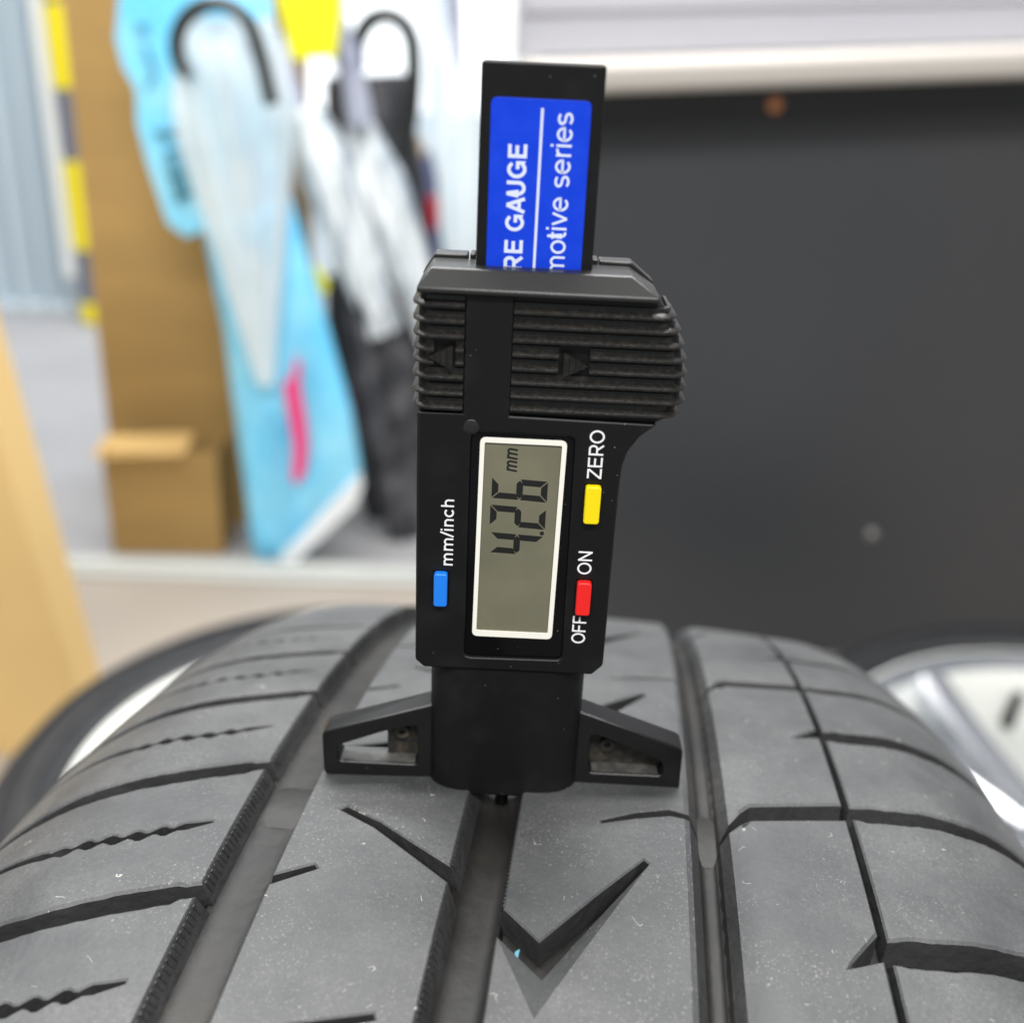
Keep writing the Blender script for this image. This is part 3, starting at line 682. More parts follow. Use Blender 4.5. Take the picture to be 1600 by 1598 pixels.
def rib3(bm, k, fine):
    g = lambda t: warp(t, k)
    t0 = tn(-0.7 + 2 * k); t1 = tn(1.3 + 2 * k)
    A, Bq, Cq, D = (6.1, g(-11.2)), (12.6, g(-23.4)), (27.3, g(6.4)), (12.9, g(-15.2))
    V = [(6.25, t0, None), (33.8, t0, RIBEDGE),
         (33.8, g(18.6), SIPE), (30.6, g(19.0), SIPE), (25, g(17.2), SIPE), (19.6, g(15.0), SIPE), (19.5, g(15.7), SIPE), (25, g(18.7), SIPE), (30.6, g(20.7), SIPE), (33.8, g(20.2), RIBEDGE),
         (33.8, t1, None), (6.25, t1, STEEP),
         (6.4, g(-6.0), SIPE), (12.1, g(-11.3), SIPE), (19.3, g(-1.8), SIPE), (26.4, g(7.3), SIPE),
         (Cq[0], Cq[1], None), (Bq[0], Bq[1], None), (A[0], A[1], STEEP)]
    def extra(b):
        P = lambda p, h: b.verts.new((p[0], p[1], h))
        for f in (((A, 0), (Bq, 0), (D, -2.9)), ((Bq, 0), (Cq, 0), (D, -2.9)),
                  ((A, -0.05), (D, -2.9), (D, -5.2), (A, -5.2)), ((D, -2.9), (Cq, -0.05), (Cq, -5.2), (D, -5.2))):
            b.faces.new([P(p, h) for p, h in f]).material_index = 1 if len(f) == 4 else 0
    block_bm(bm, V, fine, extra)
rib("tread_rib", rib2); rib("tread_rib", rib3)
# -- fine moulded ridges on the groove walls, too many to count
def ridges(xe, sgn, taper, top, bot, pitch, wid, proud, t0, t1, gaps=()):
    """gaps: (start, end) where a cut opens into the groove and there is no wall"""
    bm = bmesh.new(); t = t0
    while t < t1:
        if any(a - wid - 0.9 < t < b + 0.2 for a, b in gaps):
            t += 0.2; continue
        pts = []; jz = random.uniform(0.5, 1.2)
        for h in (top, bot):
            x = xe + sgn * taper * (-h - 0.18) / (DEPTH + 0.12)
            for dt in (0, wid):
                for pz in (-0.25, proud): pts.append((x + sgn * pz * jz, t + dt + 0.25 * (-h), h))
        v = [bm.verts.new(tmap(*p)) for p in pts]
        for f in ((0, 1, 3, 2), (4, 6, 7, 5), (0, 4, 5, 1), (2, 3, 7, 6), (1, 5, 7, 3), (0, 2, 6, 4)): bm.faces.new([v[i] for i in f])
        t += pitch * random.uniform(0.9, 1.1)
    o = done("wall_ridges", bm, 'wallr', TY, smooth=False, kind='stuff'); return o
ridges(-38.4, 1, 1.5, -0.6, -2.6, 1.2, 0.5, 0.08, -60, 190, [(tn(n) - 1.4, tn(n) + 1.4) for n in range(-3, 8)])
ridges(-2.6, 1, 1.9, -0.6, -2.6, 1.1, 0.45, 0.08, -60, 190, [(warp(-2.2, k), warp(1.4, k)) for k in range(-2, 4)])
ridges(-28.5, -1, 1.0, -0.25, -1.8, 0.8, 0.4, 0.06, -60, 190, [g_ for k in range(-2, 4) for g_ in ((warp(-5.8, k), warp(-3.6, k)), (warp(27.6, k), warp(29.8, k)))])
ridges(6.3, -1, 1.0, -0.25, -1.8, 0.8, 0.4, 0.06, -60, 190, [(warp(-11.6, k), warp(-5.8, k)) for k in range(-2, 4)])
# -- wear bars in the grooves
for xa, xb, t0, t1 in ((34.0, 40.0, 15.5, 24.5), (-36.8, -28.8, 14.5, 21.5), (-36.8, -28.8, -300, -292), (34, 40, -300, -292)):
    bm = bmesh.new(); rows = []
    for t_, h in ((t0 - 2.2, -DEPTH - 0.1), (t0, -DEPTH + 0.6), ((t0 + t1) / 2, -DEPTH + 0.66), (t1, -DEPTH + 0.6), (t1 + 2.2, -DEPTH - 0.1)):
        rows.append([bm.verts.new(tmap(xa + (xb - xa) * i / 4, t_, h)) for i in range(5)])
    for a, b in zip(rows, rows[1:]):
        for i in range(4): bm.faces.new((a[i], a[i + 1], b[i + 1], b[i]))
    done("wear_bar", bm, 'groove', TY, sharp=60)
# -- blue fleck in the notch
bm = bmesh.new()
v = [bm.verts.new(tmap(x, t, h)) for x, t, h in ((8.9, -12.4, -1.2), (9.5, -12.0, -1.1), (9.3, -13.8, -1.6), (8.7, -14.1, -1.6))]
bm.faces.new(v); ex = bmesh.ops.extrude_face_region(bm, geom=bm.faces[:])
for g in ex['geom']:
    if isinstance(g, bmesh.types.BMVert): g.co.z += 0.0001
tag(done("plastic_fleck", bm, mat('blue_fleck', (0.05, 0.20, 0.27), 0.5)), "tiny blue fleck in the notch nearest the bottom edge", "fleck")
bpy.data.objects["plastic_fleck"].matrix_world = TY.matrix_world.copy()

# ------------------------------------------------------------------ the gauge
GA = empty("tread_depth_gauge", (0, 0, 0))
tag(GA, "black digital tread depth gauge with blue label, standing on the tyre", "gauge")
column = plate("beam", round_poly([(-7.1, 18), (8.85, 18), (8.85, 112.8), (-7.1, 112.8)], 0.35, 2), 0.0, 4.4, 'black', GA, bevel=0.3 * MM)
lab = plate("label_plate", round_poly([(-5.65, 60), (7.4, 60), (7.25, 108.5), (-5.7, 108.5)], 0.9), -0.10, 0.4, 'blue_label', GA, bevel=0.05 * MM)
plate("label_rule", [(0.62, 62), (1.00, 62), (1.12, 107.4), (0.78, 107.4)], -0.135, -0.08, 'label_print', lab)
lettering("label_lettering", "RE GAUGE", 'label_print', lab, -0.78, 86.6, 103.1, 2.5, -0.085, weight=0.185)
lettering("label_lettering", "motive series", 'label_print', lab, 5.0, 86.2, 107.0, 2.75, -0.085, weight=0.115)
# body
outline = [(-14.6, 26.1), (-13.2, 24.8), (13.2, 24.8), (14.8, 26.6), (14.85, 57), (15.0, 60), (15.6, 62.3), (17.1, 64.7), (19.4, 66.6), (21.2, 67.6), (22.2, 70), (22.2, 75), (21.2, 79), (19.6, 82.3), (17.8, 84.2), (-14.2, 84.2), (-14.5, 82)]
plate("body_shell", outline, -3.2, 8.0, 'black', GA, bevel=0.5 * MM)
win = round_poly([(-7.0, 27.0), (8.3, 27.2), (8.0, 64.2), (-6.9, 64.2)], 1.1)
front = [(-14.6, 26.1), (-13.2, 24.8), (13.2, 24.8), (14.8, 26.6), (14.85, 57), (15.0, 60), (15.6, 62.3), (17.1, 64.7), (19.4, 66.6), (-1.6, 66.9), (-1.6, 84.1), (-8.1, 84.1), (-8.1, 66.9), (-14.6, 66.9)]
fc = plate("front_cover", front, -4.1, -2.9, 'black', GA, holes=[win], bevel=0.35 * MM)
plate("display_window", round_poly([(-6.9, 27.1), (8.2, 27.3), (7.9, 64.1), (-6.8, 64.1)], 1.0), -3.45, -3.0, 'gloss', GA, bevel=0.05 * MM, holes=[round_poly([(-5.5, 31.0), (6.2, 31.0), (6.5, 63.0), (-5.2, 63.0)], 0.3)])
wo = round_poly([(-5.85, 30.6), (6.55, 30.6), (6.9, 63.4), (-5.55, 63.4)], 0.9)
wi = round_poly([(-5.2, 31.55), (5.85, 31.55), (6.2, 62.6), (-4.9, 62.6)], 0.25)
plate("display_frame", wo, -3.54, -3.15, 'cream', GA, holes=[wi])
lcd = plate("display_screen", wi, -3.27, -3.1, 'lcd', GA)
bm = bmesh.new()
ret = bmesh.ops.create_uvsphere(bm, u_segments=20, v_segments=10, radius=1.15 * MM)
for v in ret['verts']: v.co = Vector((v.co.x - 6.9 * MM, v.co.y * 0.18 - 4.05 * MM, v.co.z + 65.0 * MM))
done("dimple", bm, 'capm', GA)
# lcd digits: reading upwards. local u along +z (reading direction), w downwards in the glyph = +x
YL = -3.28
def seg_plate(name, pts, parent): plate(name, pts, YL - 0.02, YL + 0.012, 'segment', parent)
def digit(segs, z0, width, xt, xb, slant=-0.045, first_parent=lcd):
    """seven-segment figure; z0: left side of glyph, xt / xb: its top and foot"""
    Hh = xb - xt; th = 0.95; gap = 0.13
    def q(u, w):                        # glyph units: u 0..width, w 0..Hh from the top
        return (xt + w, z0 + u + slant * -(Hh / 2 - w))
    e = [None]
    def bar_h(w, trim=0.0):             # runs along u
        a, b = gap, width - gap
        if w == 0: return [(a, 0), (b, 0), (b - th, th), (a + th, th)]
        if w == 2: return [(a + th, Hh - th), (b - th, Hh - th), (b, Hh), (a, Hh)]
        c = Hh / 2; return [(a + 0.1, c), (a + th * .6, c - th / 2), (b - th * .6, c - th / 2), (b - 0.1, c), (b - th * .6, c + th / 2), (a + th * .6, c + th / 2)]
    def bar_v(side, half):
        w0, w1 = (gap, Hh / 2 - gap) if half == 0 else (Hh / 2 + gap, Hh - gap)
        if side == 0: return [(0, w0), (th, w0 + th), (th, w1 - th * .45), (0.05, w1)] if half == 0 else [(0.05, w0), (th, w0 + th * .45), (th, w1 - th), (0, w1)]
        return [(width, w0), (width, w1), (width - th, w1 - th * .45), (width - th, w0 + th)] if half == 0 else [(width, w0), (width, w1), (width - th, w1 - th), (width - th, w0 + th * .45)]
    shapes = dict(a=bar_h(0), g=bar_h(1), d=bar_h(2), f=bar_v(0, 0), e=bar_v(0, 1), b=bar_v(1, 0), c=bar_v(1, 1))
    bm = bmesh.new()
    for s in segs:
        plate_bm(bm, [q(u, w) for u, w in shapes[s]], (), YL - 0.02, YL + 0.012, lambda x, y, z: Vector((x, y, z)) * MM)
    return done("digit", bm, 'segment', lcd, smooth=False)
digit("fgbc", 44.9, 3.3, -3.6, 4.35)
digit("abged", 49.35, 3.3, -3.75, 4.45)
digit("acdefg", 53.75, 3.3, -3.65, 4.5)
plate("decimal_point", round_poly([(3.75, 48.25), (4.35, 48.25), (4.35, 48.85), (3.75, 48.85)], 0.25), YL - 0.02, YL + 0.012, 'segment', lcd)
lettering("unit_lettering", "mm", 'segment', lcd, -0.1, 58.2, 61.8, 2.1, YL, weight=0.13, shear=0.2)
# buttons
def button(m, x0, x1, z0, z1):
    plate("button", round_poly([(x0, z0), (x1, z0), (x1, z1), (x0, z1)], 0.5), -5.2, -3.5, m, GA, bevel=0.22 * MM, seg=3)
    plate("button_well", round_poly([(x0 - .22, z0 - .22), (x1 + .22, z0 - .22), (x1 + .22, z1 + .22), (x0 - .22, z1 + .22)], 0.55), -4.125, -4.0, 'gloss', GA)
button('blue_btn', -11.8, -9.75, 36.3, 41.9)
button('yellow_btn', 9.9, 12.2, 51.2, 57.1)
button('red_btn', 9.75, 11.95, 35.9, 41.5)
lettering("panel_lettering", "mm/inch", 'print', fc, -9.05, 42.9, 53.7, 1.9, -4.08, weight=0.14)
lettering("panel_lettering", "ZERO", 'print', fc, 12.1, 57.9, 65.4, 2.1, -4.08, weight=0.13)
lettering("panel_lettering", "ON", 'print', fc, 11.75, 42.5, 46.3, 2.1, -4.08, weight=0.13)
lettering("panel_lettering", "OFF", 'print', fc, 11.65, 30.5, 35.4, 2.1, -4.08, weight=0.13)
# cap on top of the body
def frustum(name, lo, hi, z0, z1, z2, m, parent, bevel=0.25 * MM):
    """lo at z0 and z1, hi at z2: (x0, x1, y0, y1) each"""
    bm = bmesh.new(); rows = []
    for (x0, x1, y0, y1), z in ((lo, z0), (lo, z1), (hi, z2)):
        rows.append([bm.verts.new(Vector(p) * MM) for p in ((x0, y0, z), (x1, y0, z), (x1, y1, z), (x0, y1, z))])
    for a, b in zip(rows, rows[1:]):
        for i in range(4): bm.faces.new((a[i], a[(i + 1) % 4], b[(i + 1) % 4], b[i]))
    bm.faces.new(rows[0]); bm.faces.new(rows[-1])
    return done(name, bm, m, parent, bevel=bevel)
frustum("top_cap", (-14.7, 18.0, -5.0, 4.2), (-13.1, 14.2, -2.6, 4.2), 83.9, 84.6, 87.0, 'capm', GA)
for x0, x1, xi0, xi1 in ((-14.7, -8.4, -13.0, -8.4), (10.1, 18.0, 10.1, 14.6)):
    frustum("back_cover_edge", (x0, x1, 4.5, 8.2), (xi0, xi1, 4.5, 7.9), 83.9, 84.8, 87.5, 'capm', GA, 0.2 * MM)
box("seam_tab", -8.1 * MM, -7.4 * MM, 4.5 * MM, 8 * MM, 84 * MM, 87.6 * MM, 'capm', GA, bevel=0.15 * MM)
box("seam_tab", 9.1 * MM, 9.9 * MM, 4.5 * MM, 8 * MM, 84 * MM, 87.6 * MM, 'capm', GA, bevel=0.15 * MM)
# grip ribs: each bar slopes outwards and wraps round the side of the body
def grip_bar(pieces, z, up, side, xo):
    """pieces: list of (x0, x1); the end at xo runs round the edge towards the back"""
    for x0, x1 in pieces:
        path = []
        wraps = (side > 0 and abs(x1 - xo) < 1e-6) or (side < 0 and abs(x0 - xo) < 1e-6)
        a, b = (x0, x1) if side > 0 else (x1, x0)
        path.append((a, 0.0, Vector((0, -1))))
        if wraps:
            rr = 2.4
            path.append((b - side * rr, 0.0, Vector((0, -1))))
            for i in range(1, 6):
                th_ = math.pi / 2 * i / 5
                path.append((b - side * rr + side * rr * math.sin(th_), rr - rr * math.cos(th_), Vector((side * math.sin(th_), -math.cos(th_)))))
            path.append((b, 8.5, Vector((side, 0))))
        else: path.append((b, 0.0, Vector((0, -1))))
        bm = bmesh.new(); rows = []
        for x, y, nn in path:
            row = []
            for pr_, zz in ((-0.6, z + up), (-0.12, z + up * 0.90), (-0.02, z + 0.42), (0.50, z + 0.16), (0.82, z - 0.14), (0.80, z - 0.44), (-0.6, z - 0.72)):
                row.append(bm.verts.new(Vector((x + nn.x * pr_, -3.6 + y + nn.y * pr_, zz)) * MM))
            rows.append(row)
        for p, q in zip(rows, rows[1:]):
            for i in range(7): bm.faces.new((p[i], p[(i + 1) % 7], q[(i + 1) % 7], q[i]))
        bm.faces.new(rows[0]); bm.faces.new(rows[-1])
        done("grip_rib", bm, 'grip', GA, sharp=38)
def ox(z): return interp([(67, 20.6), (68, 21.6), (70, 22.4), (75, 22.2), (79, 21.2), (82.3, 19.7), (84, 18.4)], z) + 0.1
RZ = (81.9, 80.0, 78.0, 76.0, 74.0, 72.0, 70.0, 68.1)
for i, z in enumerate(RZ):
    pcs = [(-1.5, ox(z))] if i not in (3, 4) else [(-1.5, 4.9), (9.2, ox(z))]
    grip_bar(pcs, z, 1.15, 1, ox(z))
LZ = (82.4, 80.2, 78.1, 76.2, 74.4, 72.3, 70.0, 67.9)
for i, z in enumerate(LZ):
    pcs = [(-14.7, -8.2)] if i not in (3, 4) else [(-14.7, -12.9), (-9.3, -8.2)]
    grip_bar(pcs, z, 1.2, -1, -14.7)
# arrows: three steps each
def arrow(x, z, s):
    bm = bmesh.new()
    for i in range(4):
        h = 1.75 - i * 0.42; w = 0.80
        x0 = x + s * i * 0.85
        plate_bm(bm, [(x0, z - h), (x0 + s * w, z - max(h - 0.42, 0.08)), (x0 + s * w, z + max(h - 0.42, 0.08)), (x0, z + h)], (), -4.35 - 0.14 * (i % 2), -3.0, lambda a, b, c: Vector((a, b, c)) * MM)
    done("grip_arrow", bm, 'grip', GA, smooth=False)
arrow(5.6, 74.7, 1); arrow(-9.7, 75.0, -1)
# stem and feet
bm = bmesh.new(); sec = [(-12.45, 6.0), (-12.45, 1.6)]
for i in range(7):
    a = math.pi / 2 * i / 6; sec.append((-6.2 - 6.25 * math.cos(a), 1.2 - 4.8 * math.sin(a)))
for i in range(7):
    a = math.pi / 2 * (1 - i / 6); sec.append((6.2 + 6.25 * math.cos(a), 1.2 - 4.8 * math.sin(a)))
sec += [(12.45, 1.6), (12.45, 6.0)]
rows = [[bm.verts.new(Vector((x, y, z)) * MM) for x, y in sec] for z in (0.0, 8, 16, 26.0)]
for a, b in zip(rows, rows[1:]):
    for i in range(len(sec)): bm.faces.new((a[i], a[(i + 1) % len(sec)], b[(i + 1) % len(sec)], b[i]))
bm.faces.new(rows[0]); bm.faces.new(rows[-1])
done("stem", bm, 'black', GA, bevel=0.3 * MM)
fl = [(-11.0, 0.0), (-30.0, 0.0), (-30.4, 0.6), (-30.5, 8.1), (-29.9, 8.8), (-11.0, 15.4)]
hl = round_poly([(-27.9, 2.8), (-14.4, 2.8), (-14.6, 10.9), (-20.0, 9.3), (-27.9, 6.0)], 0.8)
fL = plate("foot", fl, 0.0, 4.5, 'footm', GA, holes=[hl], bevel=0.35 * MM)
plate("foot_web", round_poly([(-19.9, 2.0), (-13.5, 2.0), (-13.5, 11.8), (-19.9, 10.2)], 0.3), 3.0, 4.35, 'dusty', fL)
fr = [(11.0, 0.0), (29.6, 0.0), (30.1, 0.6), (29.9, 8.1), (29.2, 8.8), (11.0, 15.4)]
hr = round_poly([(14.4, 2.8), (26.9, 2.8), (26.7, 5.6), (15.6, 10.5), (14.3, 10.3)], 0.8)
fR = plate("foot", fr, 0.0, 4.5, 'footm', GA, holes=[hr], bevel=0.35 * MM)
plate("foot_web", [(13.8, 2.0), (27.6, 2.0), (27.2, 6.3), (15.4, 11.4), (13.8, 11.0)], 3.0, 4.35, 'dusty', fR)
for xa, xb, par in ((-27.2, -15.0, fL), (15.0, 26.2, fR)):     # settled dust on the ledge of each cut-out
    plate("dust_film", [(xa, 2.75), (xb, 2.75), (xb, 2.87), (xa, 2.87)], 0.45, 2.98, 'ledge', par)
for x, z, par in ((-17.4, 7.6, fL), (17.5, 6.9, fR)):
    bm = bmesh.new()
    lathe_bm(bm, [(0.55, 0), (0.55, 0.75), (0.85, 0.8), (1.3, 0.75), (1.35, 0)], 20)
    for v in bm.verts: v.co = Vector((v.co.x + x, 3.0 - v.co.z, v.co.y + z)) * MM
    done("screw", bm, 'dusty', par)
tube("probe_pin", [(0.0, 0.0002, 0.004), (0.0, 0.0002, -0.0046), (0.0, 0.0002, -0.0050)], [0.0011, 0.0011, 0.0007], 'black', GA, 16)

# ------------------------------------------------------------------ cardboard
def carton(name, pa, w, d, h, lean, yaw, m, label):
    """pa: bottom corner nearest on the right; lean: degrees the top tips to the left"""
    e = empty(name, pa); e.rotation_euler = (0, -R_(lean), R_(yaw))
    tag(e, label, "cardboard box")
    th = 0.004
    box("front_panel", -w, 0, 0, th, 0, h, m, e, bevel=0.001)
    box("side_panel", -th, 0, th, d, 0, h, m, e, bevel=0.001)
    box("side_panel", -w, -w + th, th, d, 0, h, m, e, bevel=0.001)
    box("back_panel", -w + th, -th, d - th, d, 0, h, m, e, bevel=0.001)
    return e
pa_, pb = at(0, 500, 0.85), at(152, 1035, 0.85)
_k = (pb.x - pa_.x) / (pa_.z - pb.z)
cb = carton("cardboard_box", (pb.x + _k * (pb.z - FZ), 0.785, FZ + 0.002), 0.40, 0.065, 0.80, math.degrees(math.atan(_k)), 0, 'card_pale', "pale tan carton leaning at the far left, in front of the door sill")
pb = at(480, 866, 1.335)
ct = carton("cardboard_box", (pb.x, 1.345, FZ - 0.003), 0.285, 0.25, 1.10, -0.5, 2, 'card', "tall brown carton standing behind the sky blue umbrella pack")
cs = empty("cardboard_box", (0, 1.29, FZ - 0.003))
tag(cs, "small brown carton with an open flap, at the foot of the tall carton", "cardboard box")
# small carton stands just in front of the tall one, to its left
cs.location = (0, 1.29, FZ - 0.003); cs.rotation_euler = (0, 0, R_(4))
cs.location.y = 1.290
wS = 0.165
cs.location.x = at(350, 868, 1.29).x
ct.location.y = 1.41; ct.location.x = at(462, 850, 1.41).x
box("front_panel", -wS, 0, 0, 0.004, 0, 0.165, 'card', cs, bevel=0.001)
box("side_panel", -0.004, 0, 0.004, 0.10, 0, 0.165, 'card', cs, bevel=0.001)
box("side_panel", -wS, -wS + 0.004, 0.004, 0.10, 0, 0.165, 'card', cs, bevel=0.001)
bm = bmesh.new(); box_bm(bm, -wS - 0.012, -0.045, -0.006, 0.062, 0.166, 0.170)
for v in bm.verts: v.co.z += v.co.y * 0.12 + v.co.x * 0.06
done("top_flap", bm, 'card_mid', cs, bevel=0.001)

# ------------------------------------------------------------------ shutter, post and striped pole (far left)
YS = 2.75
sh = empty("folding_shutter", (at(60, 440, YS).x, YS, FZ)); tag(sh, "pale blue grey corrugated shutter panel hanging at the far left", "shutter")
xl, xr = at(-140, 200, YS).x, at(92, 200, YS).x; zb = at(40, 470, YS).z
nfl = 6
bm = bmesh.new(); prof_ = []
for i in range(nfl * 8 + 1):
    f = i / (nfl * 8); prof_.append((xl + (xr - xl) * f, YS + 0.04 * math.sin(f * nfl * 2 * math.pi)))
a = [bm.verts.new((x, y, zb)) for x, y in prof_]; b = [bm.verts.new((x, y, 0.62)) for x, y in prof_]
a2 = [bm.verts.new((x, y + 0.008, zb)) for x, y in prof_]; b2_ = [bm.verts.new((x, y + 0.008, 0.62)) for x, y in prof_]
for i in range(len(prof_) - 1):
    bm.faces.new((a[i], a[i + 1], b[i + 1], b[i])); bm.faces.new((a2[i], b2_[i], b2_[i + 1], a2[i + 1])); bm.faces.new((a[i], a2[i], a2[i + 1], a[i + 1])); bm.faces.new((b[i], b[i + 1], b2_[i + 1], b2_[i]))
o = done("corrugated_sheet", bm, 'shutter', sh, sharp=70); rel(o)
o = box("bottom_rail", xl, xr, YS - 0.03, YS + 0.03, zb - 0.05, zb - 0.001, 'shutter', sh, bevel=0.006); rel(o)
xw0, xw1 = at(92, 300, YS - .06).x, at(134, 300, YS - .06).x; zw = at(125, 432, YS - 0.06).z
po = box("door_post", xw0, xw1, YS - 0.10, YS - 0.03, zw, 0.62, 'white', None, bevel=0.008); tag(po, "white upright door post beside the yellow striped pole", "post")
YP = 2.62
pz = at(152, 497, YP); pr_ = 0.040
pole = empty("striped_pole", (pz.x, YP, FZ)); tag(pole, "upright pole wrapped in yellow and dark grey tape bands", "pole")
def band(name, y0, y1, r, m):
    za, zb_ = at(150, y0, YP).z, at(150, y1, YP).z
    o = tube(name, [(0, 0, min(za, zb_) - FZ), (0, 0, max(za, zb_) - FZ)], r, m, pole, 20)
tube("post", [(0, 0, 0), (0, 0, 1.25)], pr_ * 0.93, 'dark_tape', pole, 20)
for y0, y1 in ((8, 140), (252, 388), (470, 500)): band("yellow_band", y0, y1, pr_, 'yellow')
for y0, y1 in ((-120, -2),): band("yellow_band", y0, y1, pr_, 'yellow')

# ------------------------------------------------------------------ back window
YW = 3.3
wn = empty("glazed_door", (at(650, 100, YW).x, YW, FZ)); tag(wn, "bright daylit glazed door behind the umbrellas", "glazed door")
def wbox(name, p0, p1, y, t, m, z0=None, z1=0.75):
    q0, q1 = at(p0, 100, y), at(p1, 100, y)
    o = box(name, q0.x, q1.x, y, y + t, FZ if z0 is None else z0, z1, m, wn, bevel=0.004); return rel(o)
wbox("pane", 545, 668, YW, 0.02, 'glow', -0.10); wbox("pane", 692, 790, YW, 0.02, 'glow', -0.10); wbox("kick_panel", 330, 668, YW, 0.02, 'shutter', None, -0.103); wbox("kick_panel", 692, 790, YW, 0.02, 'shutter', None, -0.103); wbox("mullion", 668, 692, YW - 0.02, 0.06, 'shutter'); wbox("mullion", 518, 545, YW - 0.025, 0.06, 'white')
wbox("mullion", 790, 840, YW - 0.02, 0.06, 'white')
wbox("pane", 330, 518, YW, 0.02, 'glow', -0.10)

# ------------------------------------------------------------------ umbrellas and packs
def shape_from(px_pts, Y0, depth, bulge, name, m, parent, lean_y=0.0, nfold=0, foldamp=0.0):
    """a flat-sided soft pack with the outline given, swollen in the middle; stands at distance Y0"""
    P = [at(x, y, Y0) for x, y in px_pts]
    bm = bmesh.new()
    vs_ = [bm.verts.new((p.x, 0, p.z)) for p in P]
    f = bm.faces.new(vs_)
    xs = [p.x for p in P]; zs = [p.z for p in P]
    for i in range(1, 16):
        bmesh.ops.bisect_plane(bm, geom=bm.verts[:] + bm.edges[:] + bm.faces[:], plane_co=(min(xs) + (max(xs) - min(xs)) * i / 16, 0, 0), plane_no=(1, 0, 0))
    for i in range(1, 20):
        bmesh.ops.bisect_plane(bm, geom=bm.verts[:] + bm.edges[:] + bm.faces[:], plane_co=(0, 0, min(zs) + (max(zs) - min(zs)) * i / 20), plane_no=(0, 0, 1))
    def edge_d(x, z):
        d = 9
        for i in range(len(P)):
            a, b = P[i - 1], P[i]; ax, az = a.x, a.z; bx, bz = b.x - ax, b.z - az
            l2 = bx * bx + bz * bz or 1e-9; s = max(0, min(1, ((x - ax) * bx + (z - az) * bz) / l2))
            d = min(d, math.hypot(x - ax - s * bx, z - az - s * bz))
        return d
    vl = bm.verts[:]
    off = {}
    for v in vl:
        e = edge_d(v.co.x, v.co.z); k = min(1, e / 0.03)
        off[v] = depth * 0.5 * (0.25 + 0.75 * math.sqrt(1 - (1 - k) ** 2)) + foldamp * k * math.sin((v.co.x - 0.25 * v.co.z) * nfold)
    ret = bmesh.ops.duplicate(bm, geom=bm.verts[:] + bm.edges[:] + bm.faces[:])
    vmap = ret['vert_map']
    bedges = [e for e in bm.edges if e.is_boundary]
    for v in vl:
        w = vmap[v]; o = off[v]; y = Y0 + lean_y * (v.co.z - min(zs))
        w.co.y = y + o; v.co.y = y - o
    done_e = set()
    vset = set(vl)
    for e in bedges:
        a, b = e.verts
        if a in vset and b in vset: bm.faces.new((a, b, vmap[b], vmap[a]))
    return done(name, bm, m, parent, sharp=60)
def strip(name, px_pts, Y, thick, m, parent):
    bm = bmesh.new(); P = [at(x, y, Y) for x, y in px_pts]
    f_ = [bm.verts.new((p.x, Y, p.z)) for p in P]; b_ = [bm.verts.new((p.x, Y + thick, p.z)) for p in P]
    bm.faces.new(f_); bm.faces.new(b_)
    for i in range(len(P)): bm.faces.new((f_[i - 1], f_[i], b_[i], b_[i - 1]))
    return rel(done(name, bm, m, parent, bevel=0.0008))

YB = 1.292
pk = empty("umbrella_pack", (at(430, 860, YB).x, YB, FZ)); tag(pk, "sky blue umbrella pack with pink ribbon and printed header, leaning behind the sill", "umbrella pack")
body = rel(shape_from([(318, 350), (352, 520), (398, 876), (438, 876), (566, 744), (548, 640), (500, 470), (452, 300), (400, 320)], YB, 0.045, 0, "sleeve", 'sky_blue', pk, nfold=70, foldamp=0.004))
hd = strip("header_card", [(188, -25), (180, 60), (192, 105), (212, 140), (214, 195), (232, 262), (262, 350), (292, 372), (325, 356), (440, 300), (452, 262), (438, 150), (420, -25)], YB - 0.006, 0.004, 'sky_blue', pk)
strip("hem", [(436, 872), (560, 742), (566, 760), (556, 790), (462, 878), (430, 884)], YB - 0.030, 0.012, 'hem', pk)
strip("ribbon", [(462, 556), (470, 572), (468, 600), (478, 660), (481, 700), (477, 738), (464, 757), (455, 748), (459, 700), (449, 640), (442, 600), (456, 588)], YB - 0.030, 0.004, 'pink', pk)
for s in ([(214, 36), (230, 38), (229, 52), (213, 50)], [(222, 70), (228, 68), (238, 92), (244, 112), (238, 114), (230, 96)], [(240, 112), (245, 114), (232, 140), (226, 137)], [(240, 204), (278, 202), (279, 214), (242, 216)],
          [(255, 236), (282, 232), (284, 240), (257, 245)], [(252, 250), (258, 250), (282, 318), (276, 322)], [(264, 248), (270, 247), (290, 312), (284, 316)], [(276, 246), (282, 245), (300, 308), (294, 312)],
          [(262, 276), (290, 268), (292, 275), (265, 284)], [(272, 304), (298, 295), (300, 302), (275, 312)]):
    strip("header_print", s, YB - 0.0085, 0.002, 'ink', pk)

